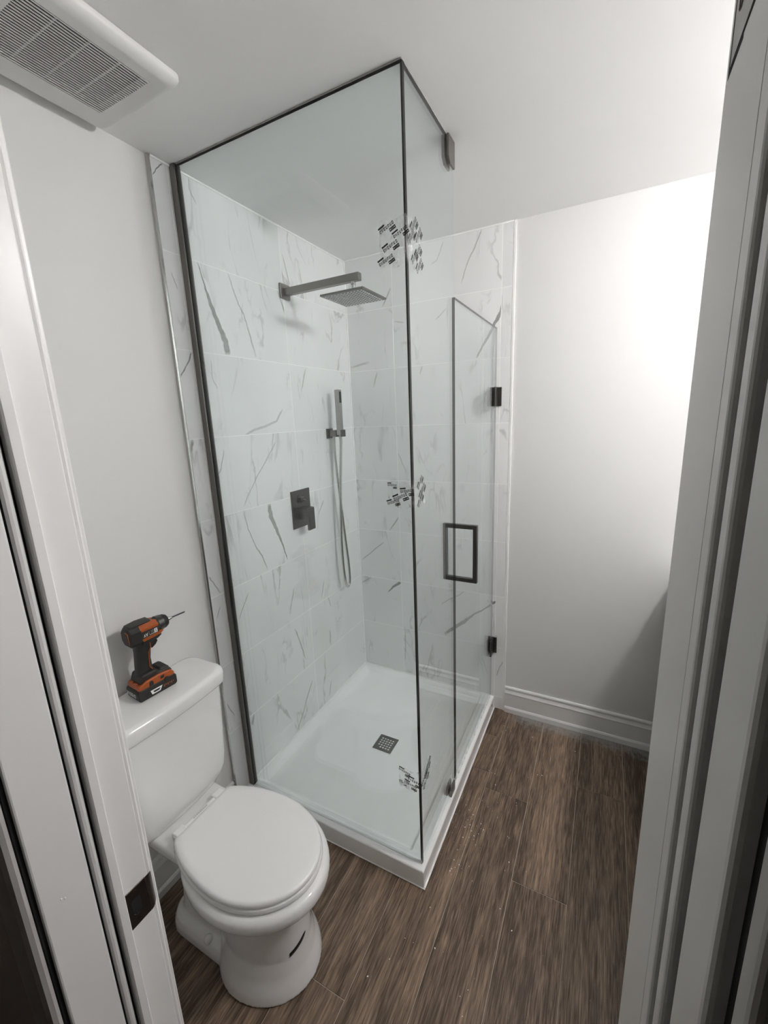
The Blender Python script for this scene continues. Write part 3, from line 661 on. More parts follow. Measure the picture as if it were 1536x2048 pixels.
# ring handle through the glass
hy, hz0, hz1, hr, hh = -0.573, 0.992, 1.232, 0.0085, 0.062
hnd = empty('handle', (0, 0, 0)); hnd.parent = gd; hnd.location = o_
for s in (1, -1):
    xo = W + s * hh
    obj('grip', bx(xo - hr, xo + hr, hy - hr, hy + hr, hz0, hz1, bev=0.0012), M['nickel_dark'], hnd)
    for z in (hz0 + hr, hz1 - hr):
        xa, xb = sorted((W, xo - s * hr))
        obj('post', bx(xa, xb, hy - hr, hy + hr, z - hr, z + hr, bev=0.001), M['nickel_dark'], hnd)
for za, zb_ in ((1.690, 1.779), (0.355, 0.448)):
    hg_ = empty('hinge', (0, 0, 0)); hg_.parent = gd; hg_.location = o_
    obj('wall_plate', bx(W - 0.018, W + 0.029, -0.0068, -0.0006, za, zb_, bev=0.001), M['nickel_dark'], hg_)
    obj('knuckle', bx(W + 0.002, W + 0.012, -0.014, -0.0068, za + 0.006, zb_ - 0.006, bev=0.001), M['nickel_dark'], hg_)
    for s in (1, -1):
        x0, x1 = (W + GT / 2, W + GT / 2 + 0.008) if s > 0 else (W - GT / 2 - 0.008, W - GT / 2)
        obj('clamp_plate', bx(x0, x1, -0.060, -0.010, za, zb_, bev=0.0012), M['nickel_dark'], hg_)
        for zq in (za + 0.022, zb_ - 0.022):
            bm = new_bm(); xs_ = x1 if s > 0 else x0
            tube(bm, [(xs_ - s * 0.0005, -0.036, zq), (xs_ + s * 0.001, -0.036, zq)], 0.0045, 12)
            obj('screw', bm, M['nickel'], hg_, smooth=True)

# ------------------------------------------------------------------ rain shower head on a square arm
sh = empty('rain_shower', (0, -0.522, 2.222), 'square dark nickel rain shower head on a flat wall arm', 'shower head')
o_ = Vector((0, 0.522, -2.222))
obj('flange', bx(0.0006, 0.010, -0.555, -0.489, 2.192, 2.254, bev=0.003, seg=2), M['nickel'], sh, loc=o_)
bm = new_bm(); box(bm, 0.010, 0.395, -0.535, -0.509, 2.205, 2.234, bev=0.0012)
obj('arm', bm, M['nickel'], sh, loc=o_)
bm = new_bm(); tube(bm, [(0.362, -0.522, 2.2055), (0.362, -0.522, 2.194), (0.362, -0.522, 2.1955), (0.362, -0.522, 2.149)], [0.011, 0.011, 0.0085, 0.0085], 16)
bmesh.ops.create_uvsphere(bm, u_segments=16, v_segments=8, radius=0.0125, matrix=Matrix.Translation((0.362, -0.522, 2.170)))
obj('ball_joint', bm, M['chrome'], sh, smooth=True, loc=o_)
bm = new_bm(); box(bm, 0.262, 0.462, -0.622, -0.422, 2.142, 2.150, bev=0.002, seg=2)
spray = obj('spray_plate', bm, M['nickel'], sh, loc=o_)
bm = new_bm()
for i in range(12):
    for j in range(12):
        cx, cy = 0.362 + (i - 5.5) * 0.0152, -0.522 + (j - 5.5) * 0.0152
        r_ = 0.0047
        ring = [bm.verts.new((cx + r_ * math.cos(a), cy + r_ * math.sin(a), 2.142)) for a in [k * math.pi / 3 for k in range(6)]]
        low = [bm.verts.new((cx + r_ * 0.6 * math.cos(a), cy + r_ * 0.6 * math.sin(a), 2.1390)) for a in [k * math.pi / 3 for k in range(6)]]
        for k in range(6): bm.faces.new((ring[k], low[k], low[(k + 1) % 6], ring[(k + 1) % 6]))
        bm.faces.new(low)
bmesh.ops.recalc_face_normals(bm, faces=bm.faces)
nz = obj('nozzles', bm, M['seat'], spray, kind='stuff')

# ------------------------------------------------------------------ mixing valve
sv = empty('shower_valve', (0, -0.53, 1.235), 'dark square shower mixer plate with lever and small diverter knob', 'shower valve')
o_ = Vector((0, 0.53, -1.235))
obj('plate', bx(0.0006, 0.007, -0.602, -0.461, 1.143, 1.329, bev=0.001), M['nickel_dark'], sv, loc=o_)
bm = new_bm(); tube(bm, [(0.007, -0.545, 1.283), (0.012, -0.545, 1.283)], 0.022, 24); box(bm, 0.0115, 0.030, -0.558, -0.532, 1.270, 1.296, bev=0.002)
kn = obj('diverter_knob', bm, M['nickel_dark'], sv, smooth=True, loc=o_)
bm = new_bm(); tube(bm, [(0.030, -0.545, 1.283), (0.046, -0.545, 1.283)], [0.005, 0.004], 10)
obj('knob_pin', bm, M['nickel'], kn, smooth=True)
obj('cartridge_block', bx(0.007, 0.060, -0.566, -0.510, 1.185, 1.245, bev=0.002), M['nickel_dark'], sv, loc=o_)
obj('lever', bx(0.060, 0.072, -0.566, -0.516, 1.136, 1.245, bev=0.0015), M['nickel_dark'], sv, loc=o_)

# ------------------------------------------------------------------ hand shower, its bracket and hose
hb = empty('hand_shower_bracket', (0, -0.235, 1.585), 'small square wall bracket holding the hand shower', 'bracket')
o_ = Vector((0, 0.235, -1.585))
obj('wall_plate', bx(0.0006, 0.012, -0.272, -0.222, 1.560, 1.612, bev=0.0015), M['nickel_dark'], hb, loc=o_)
obj('arm', bx(0.012, 0.052, -0.262, -0.232, 1.570, 1.603, bev=0.002), M['nickel'], hb, loc=o_)
bm = new_bm(); box(bm, 0.052, 0.0585, -0.262, -0.222, 1.568, 1.604, bev=0.001); box(bm, 0.0845, 0.091, -0.262, -0.222, 1.568, 1.604, bev=0.001); box(bm, 0.0585, 0.0845, -0.226, -0.220, 1.568, 1.604, bev=0.001)
obj('cradle', bm, M['nickel_dark'], hb, loc=o_)
hs = empty('hand_shower', (0.0715, -0.245, 1.60), 'slim square nickel hand shower with a black spray face and looped metal hose', 'hand shower')
o_ = Vector((-0.0715, 0.245, -1.60))
bm = new_bm(); box(bm, 0.059, 0.084, -0.259, -0.229, 1.576, 1.808, bev=0.0025, seg=2)
obj('wand', bm, M['nickel_light'], hs, loc=o_)
obj('spray_face', bx(0.083, 0.0852, -0.2535, -0.2345, 1.742, 1.798, bev=0.0006), M['black'], hs, loc=o_)
def catmull(pts, n=10):
    out = []
    P = [Vector(p) for p in pts]; P = [P[0] * 2 - P[1]] + P + [P[-1] * 2 - P[-2]]
    for i in range(1, len(P) - 2):
        for k in range(n):
            t = k / n
            out.append(0.5 * ((2 * P[i]) + (-P[i - 1] + P[i + 1]) * t + (2 * P[i - 1] - 5 * P[i] + 4 * P[i + 1] - P[i + 2]) * t * t + (-P[i - 1] + 3 * P[i] - 3 * P[i + 1] + P[i + 2]) * t ** 3))
    out.append(P[-2]); return out
HOSE = catmull([(0.0715, -0.244, 1.580), (0.0715, -0.245, 1.53), (0.066, -0.253, 1.40), (0.058, -0.262, 1.22), (0.052, -0.268, 1.00), (0.050, -0.262, 0.85), (0.050, -0.248, 0.745), (0.050, -0.226, 0.712), (0.050, -0.206, 0.745), (0.048, -0.205, 0.85), (0.045, -0.222, 1.03), (0.042, -0.245, 1.28), (0.036, -0.253, 1.44), (0.033, -0.251, 1.54), (0.033, -0.250, 1.571)], 14)
bm = new_bm(); rad = [0.0074 + 0.0005 * (k % 2) for k in range(len(HOSE))]
tube(bm, HOSE, rad, 10)
obj('hose', bm, M['chrome'], hs, smooth='all', loc=o_)
bm = new_bm(); tube(bm, [(0.0715, -0.244, 1.577), (0.0715, -0.2445, 1.545)], [0.009, 0.0075], 14); obj('hose_nut', bm, M['chrome'], hs, smooth=True, loc=o_)
bm = new_bm(); tube(bm, [(0.033, -0.250, 1.5705), (0.033, -0.2505, 1.540)], [0.009, 0.0075], 14); obj('hose_nut', bm, M['chrome'], hs, smooth=True, loc=o_)

# ------------------------------------------------------------------ clear packing tape wrapped round the glass corner
def mark(bm, P, cu, cv, size, ang):
    """one printed mark: a slanting row of small letters with a bar above left and a bar below right"""
    ca, sa = math.cos(ang), math.sin(ang)
    def q(u0, v0, u1, v1, rot=True):
        vs4 = []
        for u, v in ((u0, v0), (u1, v0), (u1, v1), (u0, v1)):
            if rot: u, v = u * ca - v * sa, u * sa + v * ca
            vs4.append(bm.verts.new(P(cu + u * size, cv + v * size)))
        bm.faces.new(vs4)
    for k in range(7):
        u = -0.52 + k * 0.155
        q(u, -0.09, u + 0.042, 0.10); q(u + 0.08, -0.10, u + 0.110, 0.10)
        if k % 2 == 0: q(u, 0.06, u + 0.10, 0.10)
        if k % 3 != 1: q(u, -0.10, u + 0.10, -0.06)
    b0 = 0.12 * math.sin(ang)
    q(-0.55, 0.16, -0.08, 0.27, True); q(0.10, -0.38, 0.55, -0.30, True); q(0.10, -0.24, 0.55, -0.17, True)
    q(0.10, -0.31, 0.14, -0.22, True); q(0.50, -0.31, 0.55, -0.22, True); q(0.2, -0.29, 0.45, -0.245, True)
def tape(za, zb_, ua, ub, marksA, marksB, label):
    t = empty('packing_tape', (W, YA, (za + zb_) / 2), label, 'tape', 'clear tape holding the glass corner')
    off = Vector((-W, -YA, -(za + zb_) / 2))
    e = 0.0007
    xa, yb = W + GT / 2 + e, YA - GT / 2 - e
    bm = new_bm()
    cols = []
    us = [-ua + ua * k / 10 for k in range(11)] + [0.0] + [ub * k / 10 for k in range(1, 11)]
    for i, u in enumerate(us):
        col = []
        for j in range(9):
            z = za + (zb_ - za) * j / 8
            wr = 0.0006 * math.sin(i * 1.9 + j * 1.3) + 0.0004 * math.sin(j * 2.7 + i)
            if u <= 0: p = (xa + u, yb - abs(wr), z + 0.004 * math.sin(i * .8) * (j in (0, 8)))
            else: p = (xa + abs(wr) * 1.5, yb + u, z + 0.004 * math.sin(i * 1.1) * (j in (0, 8)))
            col.append(bm.verts.new(p))
        cols.append(col)
    for A, B in zip(cols, cols[1:]):
        for j in range(8): bm.faces.new((A[j], B[j], B[j + 1], A[j + 1]))
    film = obj('film', bm, M['tape'], t, smooth='all', loc=off)
    e2 = 0.0022
    for (u, z, s, a) in marksA:
        bm = new_bm(); mark(bm, lambda p, q: (xa + p, yb - e2 + 0.0004, q), -u, z, s, a)
        obj('printed_mark', bm, M['print'], film)
    for (u, z, s, a) in marksB:
        bm = new_bm(); mark(bm, lambda p, q: (xa + e2 - 0.0002, yb + p, q), u, z, s, a)
        obj('printed_mark', bm, M['print'], film)
tape(2.045, 2.158, 0.078, 0.10, [(0.055, 2.140, 0.042, 0.42), (0.0165, 2.122, 0.040, 0.42), (0.046, 2.095, 0.042, 0.42), (0.060, 2.064, 0.042, 0.42)],
     [(0.045, 2.150, 0.05, 0.9), (0.075, 2.135, 0.05, 0.9), (0.03, 2.118, 0.045, 0.9), (0.07, 2.092, 0.05, 0.9), (0.045, 2.072, 0.045, 0.9), (0.078, 2.06, 0.05, 0.9)], 'uppermost patch of clear printed tape on the glass corner, beside the shower head')
tape(1.395, 1.478, 0.080, 0.09, [(0.066, 1.462, 0.028, 0.0), (0.018, 1.446, 0.040, 0.12), (0.040, 1.428, 0.044, 0.40), (0.064, 1.411, 0.038, 0.30)],
     [(0.05, 1.465, 0.045, 0.9), (0.065, 1.437, 0.05, 0.9), (0.05, 1.410, 0.045, 0.9)], 'middle patch of clear printed tape on the glass corner, level with the hand shower hose')
tape(0.385, 0.468, 0.080, 0.085, [(0.058, 0.455, 0.042, -0.25), (0.020, 0.428, 0.050, -0.20), (0.036, 0.410, 0.046, -0.20), (0.066, 0.406, 0.028, 0.0)],
     [(0.03, 0.425, 0.05, 0.9), (0.06, 0.432, 0.05, 0.9), (0.045, 0.40, 0.05, 0.9), (0.07, 0.455, 0.04, 0.9)], 'lowest patch of clear printed tape on the glass corner, just above the tray')
# ------------------------------------------------------------------ toilet
TY = -1.437; TT = -1.450
def egg(xc, af, ab, hw, z, n=48, xb=None, r=0.0):
    pts = []
    for k in range(n):
        t = 2 * math.pi * k / n
        c, s = math.cos(t), math.sin(t)
        x = xc + (af if c > 0 else ab) * c
        if xb is not None and x < xb: x = xb
        pts.append((x, TY + hw * s, z))
    return pts
def build_toilet():
    t = empty('toilet', (0.36, TY, 0), 'white two-piece toilet with closed round seat beside the shower', 'toilet')
    off = Vector((-0.36, -TY, 0))
    bm = new_bm()
    # bowl and front pedestal
    P = [(0.0, .455, .182, .150, .146), (.004, .455, .185, .152, .149), (.03, .455, .180, .150, .144), (.07, .455, .169, .146, .129), (.12, .455, .162, .142, .116), (.19, .455, .159, .142, .1145), (.25, .455, .161, .146, .117),
         (.288, .455, .170, .160, .125), (.306, .455, .185, .190, .138), (.318, .455, .208, .225, .160), (.329, .455, .226, .24, .176), (.342, .455, .236, .25, .1850), (.358, .455, .239, .255, .187), (.374, .455, .236, .255, .185), (.382, .455, .228, .25, .178), (.3845, .455, .219, .245, .170)]
    loft(bm, [egg(xc, af, ab, hw, z) for z, xc, af, ab, hw in P])
    # low foot running back to the wall
    def st(x0, x1, hw, z, r): return [(x, TY + y, z) for x, y in rrect((x0 + x1) / 2, 0, (x1 - x0) / 2, hw, r, 6)]
    loft(bm, [st(.10, .57, .112, 0, .075), st(.098, .572, .114, .004, .075), st(.10, .57, .112, .03, .075), st(.108, .56, .104, .05, .07), st(.125, .55, .085, .062, .06)])
    # trapway body behind the pedestal
    loft(bm, [st(.115, .42, .090, .02, .07), st(.12, .42, .078, .09, .065), st(.12, .43, .070, .15, .06), st(.115, .45, .068, .21, .06), st(.10, .46, .080, .27, .06), st(.07, .46, .105, .325, .06)])
    # rear shelf carrying the tank
    loft(bm, [st(.05, .38, .090, .305, .06), st(.035, .38, .112, .325, .05), st(.03, .38, .122, .35, .04), st(.03, .36, .124, .378, .04), st(.035, .35, .120, .386, .036)])
    bmesh.ops.recalc_face_normals(bm, faces=bm.faces)
    b = obj('bowl', bm, M['ceramic'], t, smooth='all', loc=off)
    m = b.modifiers.new('remesh', 'REMESH'); m.mode = 'VOXEL'; m.voxel_size = 0.0045; m.use_smooth_shade = True
    m = b.modifiers.new('smooth', 'SMOOTH'); m.factor = 0.5; m.iterations = 7
    # tank
    bm = new_bm()
    def tk(xf, hw, z, r, xb=0.006, bow=0.012):
        pts = []
        for x, y in rrect((xb + xf) / 2, 0, (xf - xb) / 2, hw, r, 6):
            if x > (xb + xf) / 2: x += bow * (1 - (y / hw) ** 2)
            pts.append((x, TT + y, z))
        return pts
    def dense(ringf): return ringf
    def tkd(xf, hw, z, r, xb=0.006, bow=0.012):
        # extra points along the front so that it bows smoothly
        base = rrect((xb + xf) / 2, 0, (xf - xb) / 2, hw, r, 6)
        out = []
        for i_, ((a, b_), (c, d)) in enumerate(zip(base, base[1:] + base[:1])):
            k = 10 if i_ % 7 == 6 else 1
            for q in range(k): out.append((a + (c - a) * q / k, b_ + (d - b_) * q / k))
        pts = []
        for x, y in out:
            if x > (xb + xf) / 2: x += bow * (1 - (y / hw) ** 2)
            pts.append((x, TT + y, z))
        return pts
    loft(bm, [tkd(.128, .120, .388, .03), tkd(.140, .136, .392, .03), tkd(.150, .150, .402, .032), tkd(.159, .170, .425, .034), tkd(.164, .183, .455, .036), tkd(.167, .189, .50, .036), tkd(.175, .197, .72, .036), tkd(.176, .198, .776, .036)])
    bmesh.ops.recalc_face_normals(bm, faces=bm.faces)
    obj('tank', bm, M['ceramic'], t, smooth=60, loc=off)
    bm = new_bm()
    loft(bm, [tkd(.180, .203, .7762, .036, .004, .013), tkd(.187, .210, .779, .040, .003, .015), tkd(.190, .213, .785, .042, .003, .016), tkd(.190, .213, .814, .042, .003, .016), tkd(.188, .211, .822, .042, .003, .016), tkd(.183, .206, .8285, .042, .006, .016), tkd(.172, .196, .8315, .042, .014, .015)])
    bmesh.ops.recalc_face_normals(bm, faces=bm.faces)
    obj('tank_lid', bm, M['ceramic'], t, smooth=60, loc=off)
    # seat and cover
    bm = new_bm()
    xb = .232
    loft(bm, [egg(.455, .211, .30, .162, .3850, 72, xb), egg(.455, .217, .306, .168, .3885, 72, xb), egg(.455, .219, .308, .170, .395, 72, xb), egg(.455, .216, .305, .167, .4015, 72, xb), egg(.455, .211, .30, .162, .4028, 72, xb)])
    bmesh.ops.recalc_face_normals(bm, faces=bm.faces)
    obj('seat', bm, M['seat'], t, smooth=50, loc=off)
    bm = new_bm(); xb = .226
    loft(bm, [egg(.455, .207, .30, .158, .4035, 72, xb), egg(.455, .214, .306, .165, .406, 72, xb), egg(.455, .2155, .308, .1665, .4125, 72, xb), egg(.455, .213, .305, .164, .419, 72, xb + .001), egg(.455, .207, .30, .158, .4222, 72, xb + .004), egg(.455, .190, .28, .142, .4235, 72, xb + .016), egg(.455, .10, .15, .07, .4245, 72)])
    bmesh.ops.recalc_face_normals(bm, faces=bm.faces)
    obj('seat_cover', bm, M['seat'], t, smooth=50, loc=off)
    hb_ = obj('hinge_bar', bx(.206, .2255, TY - .098, TY + .098, .3870, .4115, bev=.003, seg=2), M['seat'], t, loc=off)
    for s in (-1, 1): obj('hinge_cap', bx(.196, .224, TY + s * .076 - .019, TY + s * .076 + .019, .3866, .4155, bev=.0035, seg=2), M['seat'], hb_)
    # raised lettering strip on the hinge bar
    bm = new_bm()
    for k in range(9):
        y = TY - .026 + k * .0062; box(bm, .2105, .2150, y, y + .0011, .4114, .4119); box(bm, .2105, .2150, y + .0026, y + .0036, .4114, .4119)
    obj('hinge_marking', bm, M['seal'], hb_)
    # bolt cap on the foot
    for s in (-1, 1):
        bm = new_bm(); bmesh.ops.create_uvsphere(bm, u_segments=16, v_segments=10, radius=.014, matrix=Matrix.Translation((.30, TY + s * .098, .054)))
        obj('bolt_cap', bm, M['seat'], t, smooth='all', loc=off)
    # black strip stuck across the pedestal
    bm = new_bm(); prev = None
    for k in range(11):
        f = k / 10; th = math.radians(STRIP[0] + (STRIP[1] - STRIP[0]) * f); zc = STRIP[2] + (STRIP[3] - STRIP[2]) * f
        def sp_(z):
            q = [p for p in P]
            for (z0, xc, af, ab, hw), (z1, _, af1, _, hw1) in zip(q, q[1:]):
                if z0 <= z <= z1:
                    u = (z - z0) / (z1 - z0); A = af + (af1 - af) * u + .0012; B = hw + (hw1 - hw) * u + .0012
                    return (xc + A * math.cos(th), TY + B * math.sin(th), z)
        hh = .0065 * (0.35 + 0.65 * min(1, (1 - f) * 6))
        cur = (bm.verts.new(sp_(zc - hh)), bm.verts.new(sp_(zc + hh)))
        if prev: bm.faces.new((prev[0], cur[0], cur[1], prev[1]))
        prev = cur
    o = obj('black_strip', bm, M['black'], t, smooth='all', loc=off)
    m = o.modifiers.new('thick', 'SOLIDIFY'); m.thickness = .0008; m.offset = 0
STRIP = (-26.0, 2.5, 0.134, 0.160)
build_toilet()

# water stop on the wall behind the toilet
vv = empty('supply_valve', (-DW, -1.556, 0.262), 'small dark water shutoff on the wall behind the toilet', 'valve')
bm = new_bm(); tube(bm, [(0.0005, 0, 0), (0.006, 0, 0), (0.009, 0, 0)], [0.026, 0.026, 0.014], 20); obj('escutcheon', bm, M['chrome'], vv, smooth=True)
bm = new_bm(); tube(bm, [(0.009, 0, 0), (0.046, 0, 0)], 0.009, 14); obj('stub', bm, M['chrome'], vv, smooth=True)
bm = new_bm(); tube(bm, [(0.044, 0, 0), (0.047, 0, 0), (0.056, 0, 0), (0.058, 0, 0)], [0.008, 0.012, 0.012, 0.008], 12); obj('knob', bm, M['black'], vv, smooth=True)
bm = new_bm(); tube(bm, catmull([(0.04, 0, 0.008), (0.04, -0.005, 0.04), (0.05, -0.03, 0.08), (0.06, -0.03, 0.127)], 6), 0.005, 8); obj('supply_line', bm, M['nickel'], vv, smooth='all')

# ------------------------------------------------------------------ cordless drill on the tank lid
def build_drill():
    d = empty('cordless_drill', (0.078, -1.440, 0.8318), 'black and orange cordless drill with a long bit standing on the toilet tank', 'drill', rotz=-0.10)
    K, O = M['drill_black'], M['drill_orange']
    def prof_x(name, prof, x0, x1, mat, par, bev=.003, seg=2):
        bm = new_bm(); extrude_profile(bm, prof, 'x', x0, x1); o = obj(name, bm, mat, par, smooth=40); mod_bevel(o, bev, seg); return o
    # battery pack: black block, orange shoulder, grey side label
    bat = prof_x('battery', [(-.060, .004), (-.055, 0), (.056, 0), (.062, .006), (.062, .032), (.056, .038), (-.056, .038), (-.062, .032)], -.037, .037, K, d, .005, 3)
    prof_x('battery_rail', [(-.040, .010), (.050, .010), (.056, .016), (.050, .024), (-.030, .024)], .0365, .0385, K, bat, .0008, 1)
    bm = new_bm(); extrude_profile(bm, [(-.022, .0095), (.004, .0095), (.012, .0235), (-.026, .0235)], 'x', .0386, .0392)
    lb = obj('battery_label', bm, M['white_ink'], bat)
    bm = new_bm(); extrude_profile(bm, [(-.016, .0135), (.000, .0135), (.005, .0195), (-.018, .0195)], 'x', .0393, .0396); obj('label_window', bm, K, lb)
    bm = new_bm()
    for k in range(6): box(bm, .0386, .0392, .0165 + k * .006, .0195 + k * .006, .0135 + (k % 2) * .003, .0205)
    obj('orange_lettering', bm, O, bat)
    prof_x('battery_latch', [(.022, .026), (.034, .026), (.037, .040), (.026, .044), (.020, .038)], .036, .0415, K, bat, .002)
    # foot of the tool above the battery: orange with a black cap
    prof_x('foot_shell', [(-.058, .036), (.056, .036), (.058, .044), (.048, .058), (.012, .062), (-.030, .060), (-.054, .050)], -.0365, .0365, O, d, .006, 3)
    prof_x('foot_cap', [(-.050, .051), (.056, .046), (.054, .058), (.040, .069), (.014, .068), (.006, .080), (-.040, .080), (-.046, .064)], -.030, .030, K, d, .006, 3)
    prof_x('foot_cap', [(.014, .060), (.046, .058), (.050, .066), (.040, .073), (.020, .073)], -.026, .026, M['drill_black'], d, .004, 2)
    # light bar on the back of the foot
    for s in (-1, 1): obj('button', bx(s * .012 - .008, s * .012 + .008, -.055, -.049, .052, .057, bev=.001), O, d)
    # black band across the orange side
    prof_x('clip_slot', [(-.026, .038), (-.012, .038), (-.012, .050), (-.016, .054), (-.024, .052)], .0362, .0378, K, d, .001, 1)
    prof_x('side_vent', [(.010, .044), (.022, .044), (.024, .054), (.012, .054)], .0362, .0376, K, d, .001, 1)
    # handle
    bm = new_bm(); rings = []
    for z, yc, hy_, hx_ in ((.070, -.018, .026, .0185), (.085, -.017, .0235, .0175), (.115, -.016, .022, .0165), (.145, -.012, .023, .017), (.168, -.006, .028, .019), (.182, -.002, .032, .020)):
        rings.append([(x, y, z) for x, y in rrect(0, yc, hx_, hy_, .012, 4)])
    loft(bm, rings); bmesh.ops.recalc_face_normals(bm, faces=bm.faces)
    hd = obj('handle', bm, K, d, smooth=50)
    path = [(.0195, .006, .170), (.0185, .006, .152), (.0183, -.002, .140), (.0178, -.004, .118), (.0183, -.006, .092), (.019, .001, .080), (.0195, -.004, .0745), (.0195, -.014, .078), (.0195, -.030, .078)]
    bm = new_bm(); tube(bm, path, 0.0016, 6); obj('orange_seam', bm, O, hd, smooth='all')
    prof_x('trigger', [(.014, .142), (.028, .150), (.036, .160), (.033, .168), (.036, .182), (.012, .184)], -.010, .010, K, d, .003, 2)
    # motor housing, octagonal section along Y
    def sect(y, hw, z0, z1, ch): return [(hw, y, z0 + ch), (hw, y, z1 - ch), (hw - ch, y, z1), (-hw + ch, y, z1), (-hw, y, z1 - ch), (-hw, y, z0 + ch), (-hw + ch, y, z0), (hw - ch, y, z0)]
    bm = new_bm(); loft(bm, [sect(-.052, .024, .182, .230, .012), sect(-.047, .030, .175, .236, .014), sect(-.020, .031, .174, .237, .014), sect(-.018, .030, .175, .236, .014)])
    bmesh.ops.recalc_face_normals(bm, faces=bm.faces); cap = obj('rear_cap', bm, K, d, smooth=30)
    bm = new_bm(); loft(bm, [sect(-.0535, .017, .190, .222, .008), sect(-.051, .019, .188, .224, .008)]); bmesh.ops.recalc_face_normals(bm, faces=bm.faces); obj('cap_plate', bm, K, cap)
    bm = new_bm(); tube(bm, [(.006, -.0535, .226), (.020, -.0535, .224), (.022, -.0535, .205), (.021, -.0525, .190)], .0013, 6); obj('orange_seam', bm, O, cap, smooth='all')
    bm = new_bm(); loft(bm, [sect(-.019, .0295, .178, .236, .013), sect(.020, .0285, .180, .237, .013), sect(.038, .025, .184, .233, .012)])
    bmesh.ops.recalc_face_normals(bm, faces=bm.faces); hs_ = obj('housing', bm, O, d, smooth=30)
    prof_x('top_cap', [(-.046, .233), (.018, .236), (.022, .241), (-.012, .2435), (-.044, .240)], -.019, .019, K, hs_, .003, 2)
    prof_x('under_band', [(-.016, .172), (.030, .176), (.044, .184), (.036, .188), (-.016, .184)], -.027, .027, K, d, .002, 2)
    prof_x('orange_lip', [(-.016, .184), (.040, .188), (.050, .196), (.044, .1985), (-.016, .193)], -.0292, .0292, O, d, .001, 1)
    # black name plate with white characters on the right side
    np_ = prof_x('name_plate', [(-.018, .194), (.034, .197), (.034, .217), (-.018, .217)], .028, .0306, K, d, .0008, 1)
    def glyph(name, strokes, y0, z0, s, par, x, mat=M['white_ink'], w_=0.18, rear=False):
        bm = new_bm()
        for (a, b_, c, e) in strokes:
            p, q = Vector((a, b_)), Vector((c, e)); dd = (q - p).normalized(); nn = Vector((-dd.y, dd.x)) * w_ / 2
            p = p - dd * w_ / 2; q = q + dd * w_ / 2
            vs4 = [p + nn, p - nn, q - nn, q + nn]
            if rear: bm.faces.new([bm.verts.new((y0 - v.x * s * -1, x, z0 + v.y * s)) for v in vs4])
            else: bm.faces.new([bm.verts.new((x, y0 + v.x * s, z0 + v.y * s)) for v in vs4])
        return obj(name, bm, mat, par)
    F = {'R': [(0, 0, 0, 1), (0, 1, .6, 1), (.6, 1, .6, .55), (.6, .55, 0, .55), (.2, .55, .6, 0)], 'I': [(.15, 0, .15, 1)], 'D': [(0, 0, 0, 1), (0, 1, .45, 1), (.45, 1, .62, .75), (.62, .75, .62, .25), (.62, .25, .45, 0), (.45, 0, 0, 0)],
         'G': [(.62, 1, 0, 1), (0, 1, 0, 0), (0, 0, .62, 0), (.62, 0, .62, .5), (.62, .5, .35, .5)], 'A': [(0, 0, .3, 1), (.3, 1, .6, 0), (.12, .35, .48, .35)], 'V': [(0, 1, .3, 0), (.3, 0, .6, 1)], '8': [(0, 0, .6, 0), (.6, 0, .6, 1), (.6, 1, 0, 1), (0, 1, 0, 0), (0, .5, .6, .5)], '1': [(.3, 0, .3, 1), (.1, .8, .3, 1)]}
    # side: two bright peaks, faint middle characters, underline, framed figure
    glyph('side_character', F['A'], -.0125, .1985, .0080, np_, .0309); glyph('side_character', F['V'], -.0060, .1995, .0085, np_, .0309)
    for k, ch in enumerate('118'): glyph('side_character', F[ch], .0015 + k * .0065, .2035, .0085, np_, .0309, M['seal'], .15)
    glyph('side_character', F['8'], .0215, .2010, .0110, np_, .0309, w_=.26)
    bm = new_bm(); extrude_profile(bm, [(.004, .1993), (.028, .2000), (.028, .2012), (.004, .2005)], 'x', .0307, .0310); obj('underline', bm, M['white_ink'], np_)
    # maker's name on the back of the battery
    xx = -.028
    for ch in 'RIDGID':
        glyph('letter', F[ch], xx, .0145, .0100, bat, -.0626, w_=.2, rear=True); xx += .0058 if ch == 'I' else .0102
    # nose, chuck collar and bit
    bm = new_bm(); tube(bm, [(0, .034, .209), (0, .044, .210), (0, .060, .211), (0, .068, .211), (0, .076, .211), (0, .0785, .211)], [.0265, .0260, .0235, .0225, .018, .009], 24)
    nose = obj('nose', bm, K, d, smooth=35)
    bm = new_bm(); tube(bm, [(0, .043, .2105), (0, .060, .2115)], [.0268, .0243], 24); obj('nose_band', bm, M['nickel_dark'], nose, smooth=35)
    bm = new_bm(); tube(bm, [(0, .077, .211), (0, .086, .211), (0, .0865, .211), (0, .094, .211)], [.0075, .0075, .0058, .0055], 14); obj('chuck_collar', bm, M['chrome'], d, smooth=35)
    bm = new_bm(); tube(bm, [(0, .092, .211), (0, .138, .211), (0, .142, .211)], [.0026, .0026, .0017], 6); obj('bit', bm, M['black'], d)
build_drill()

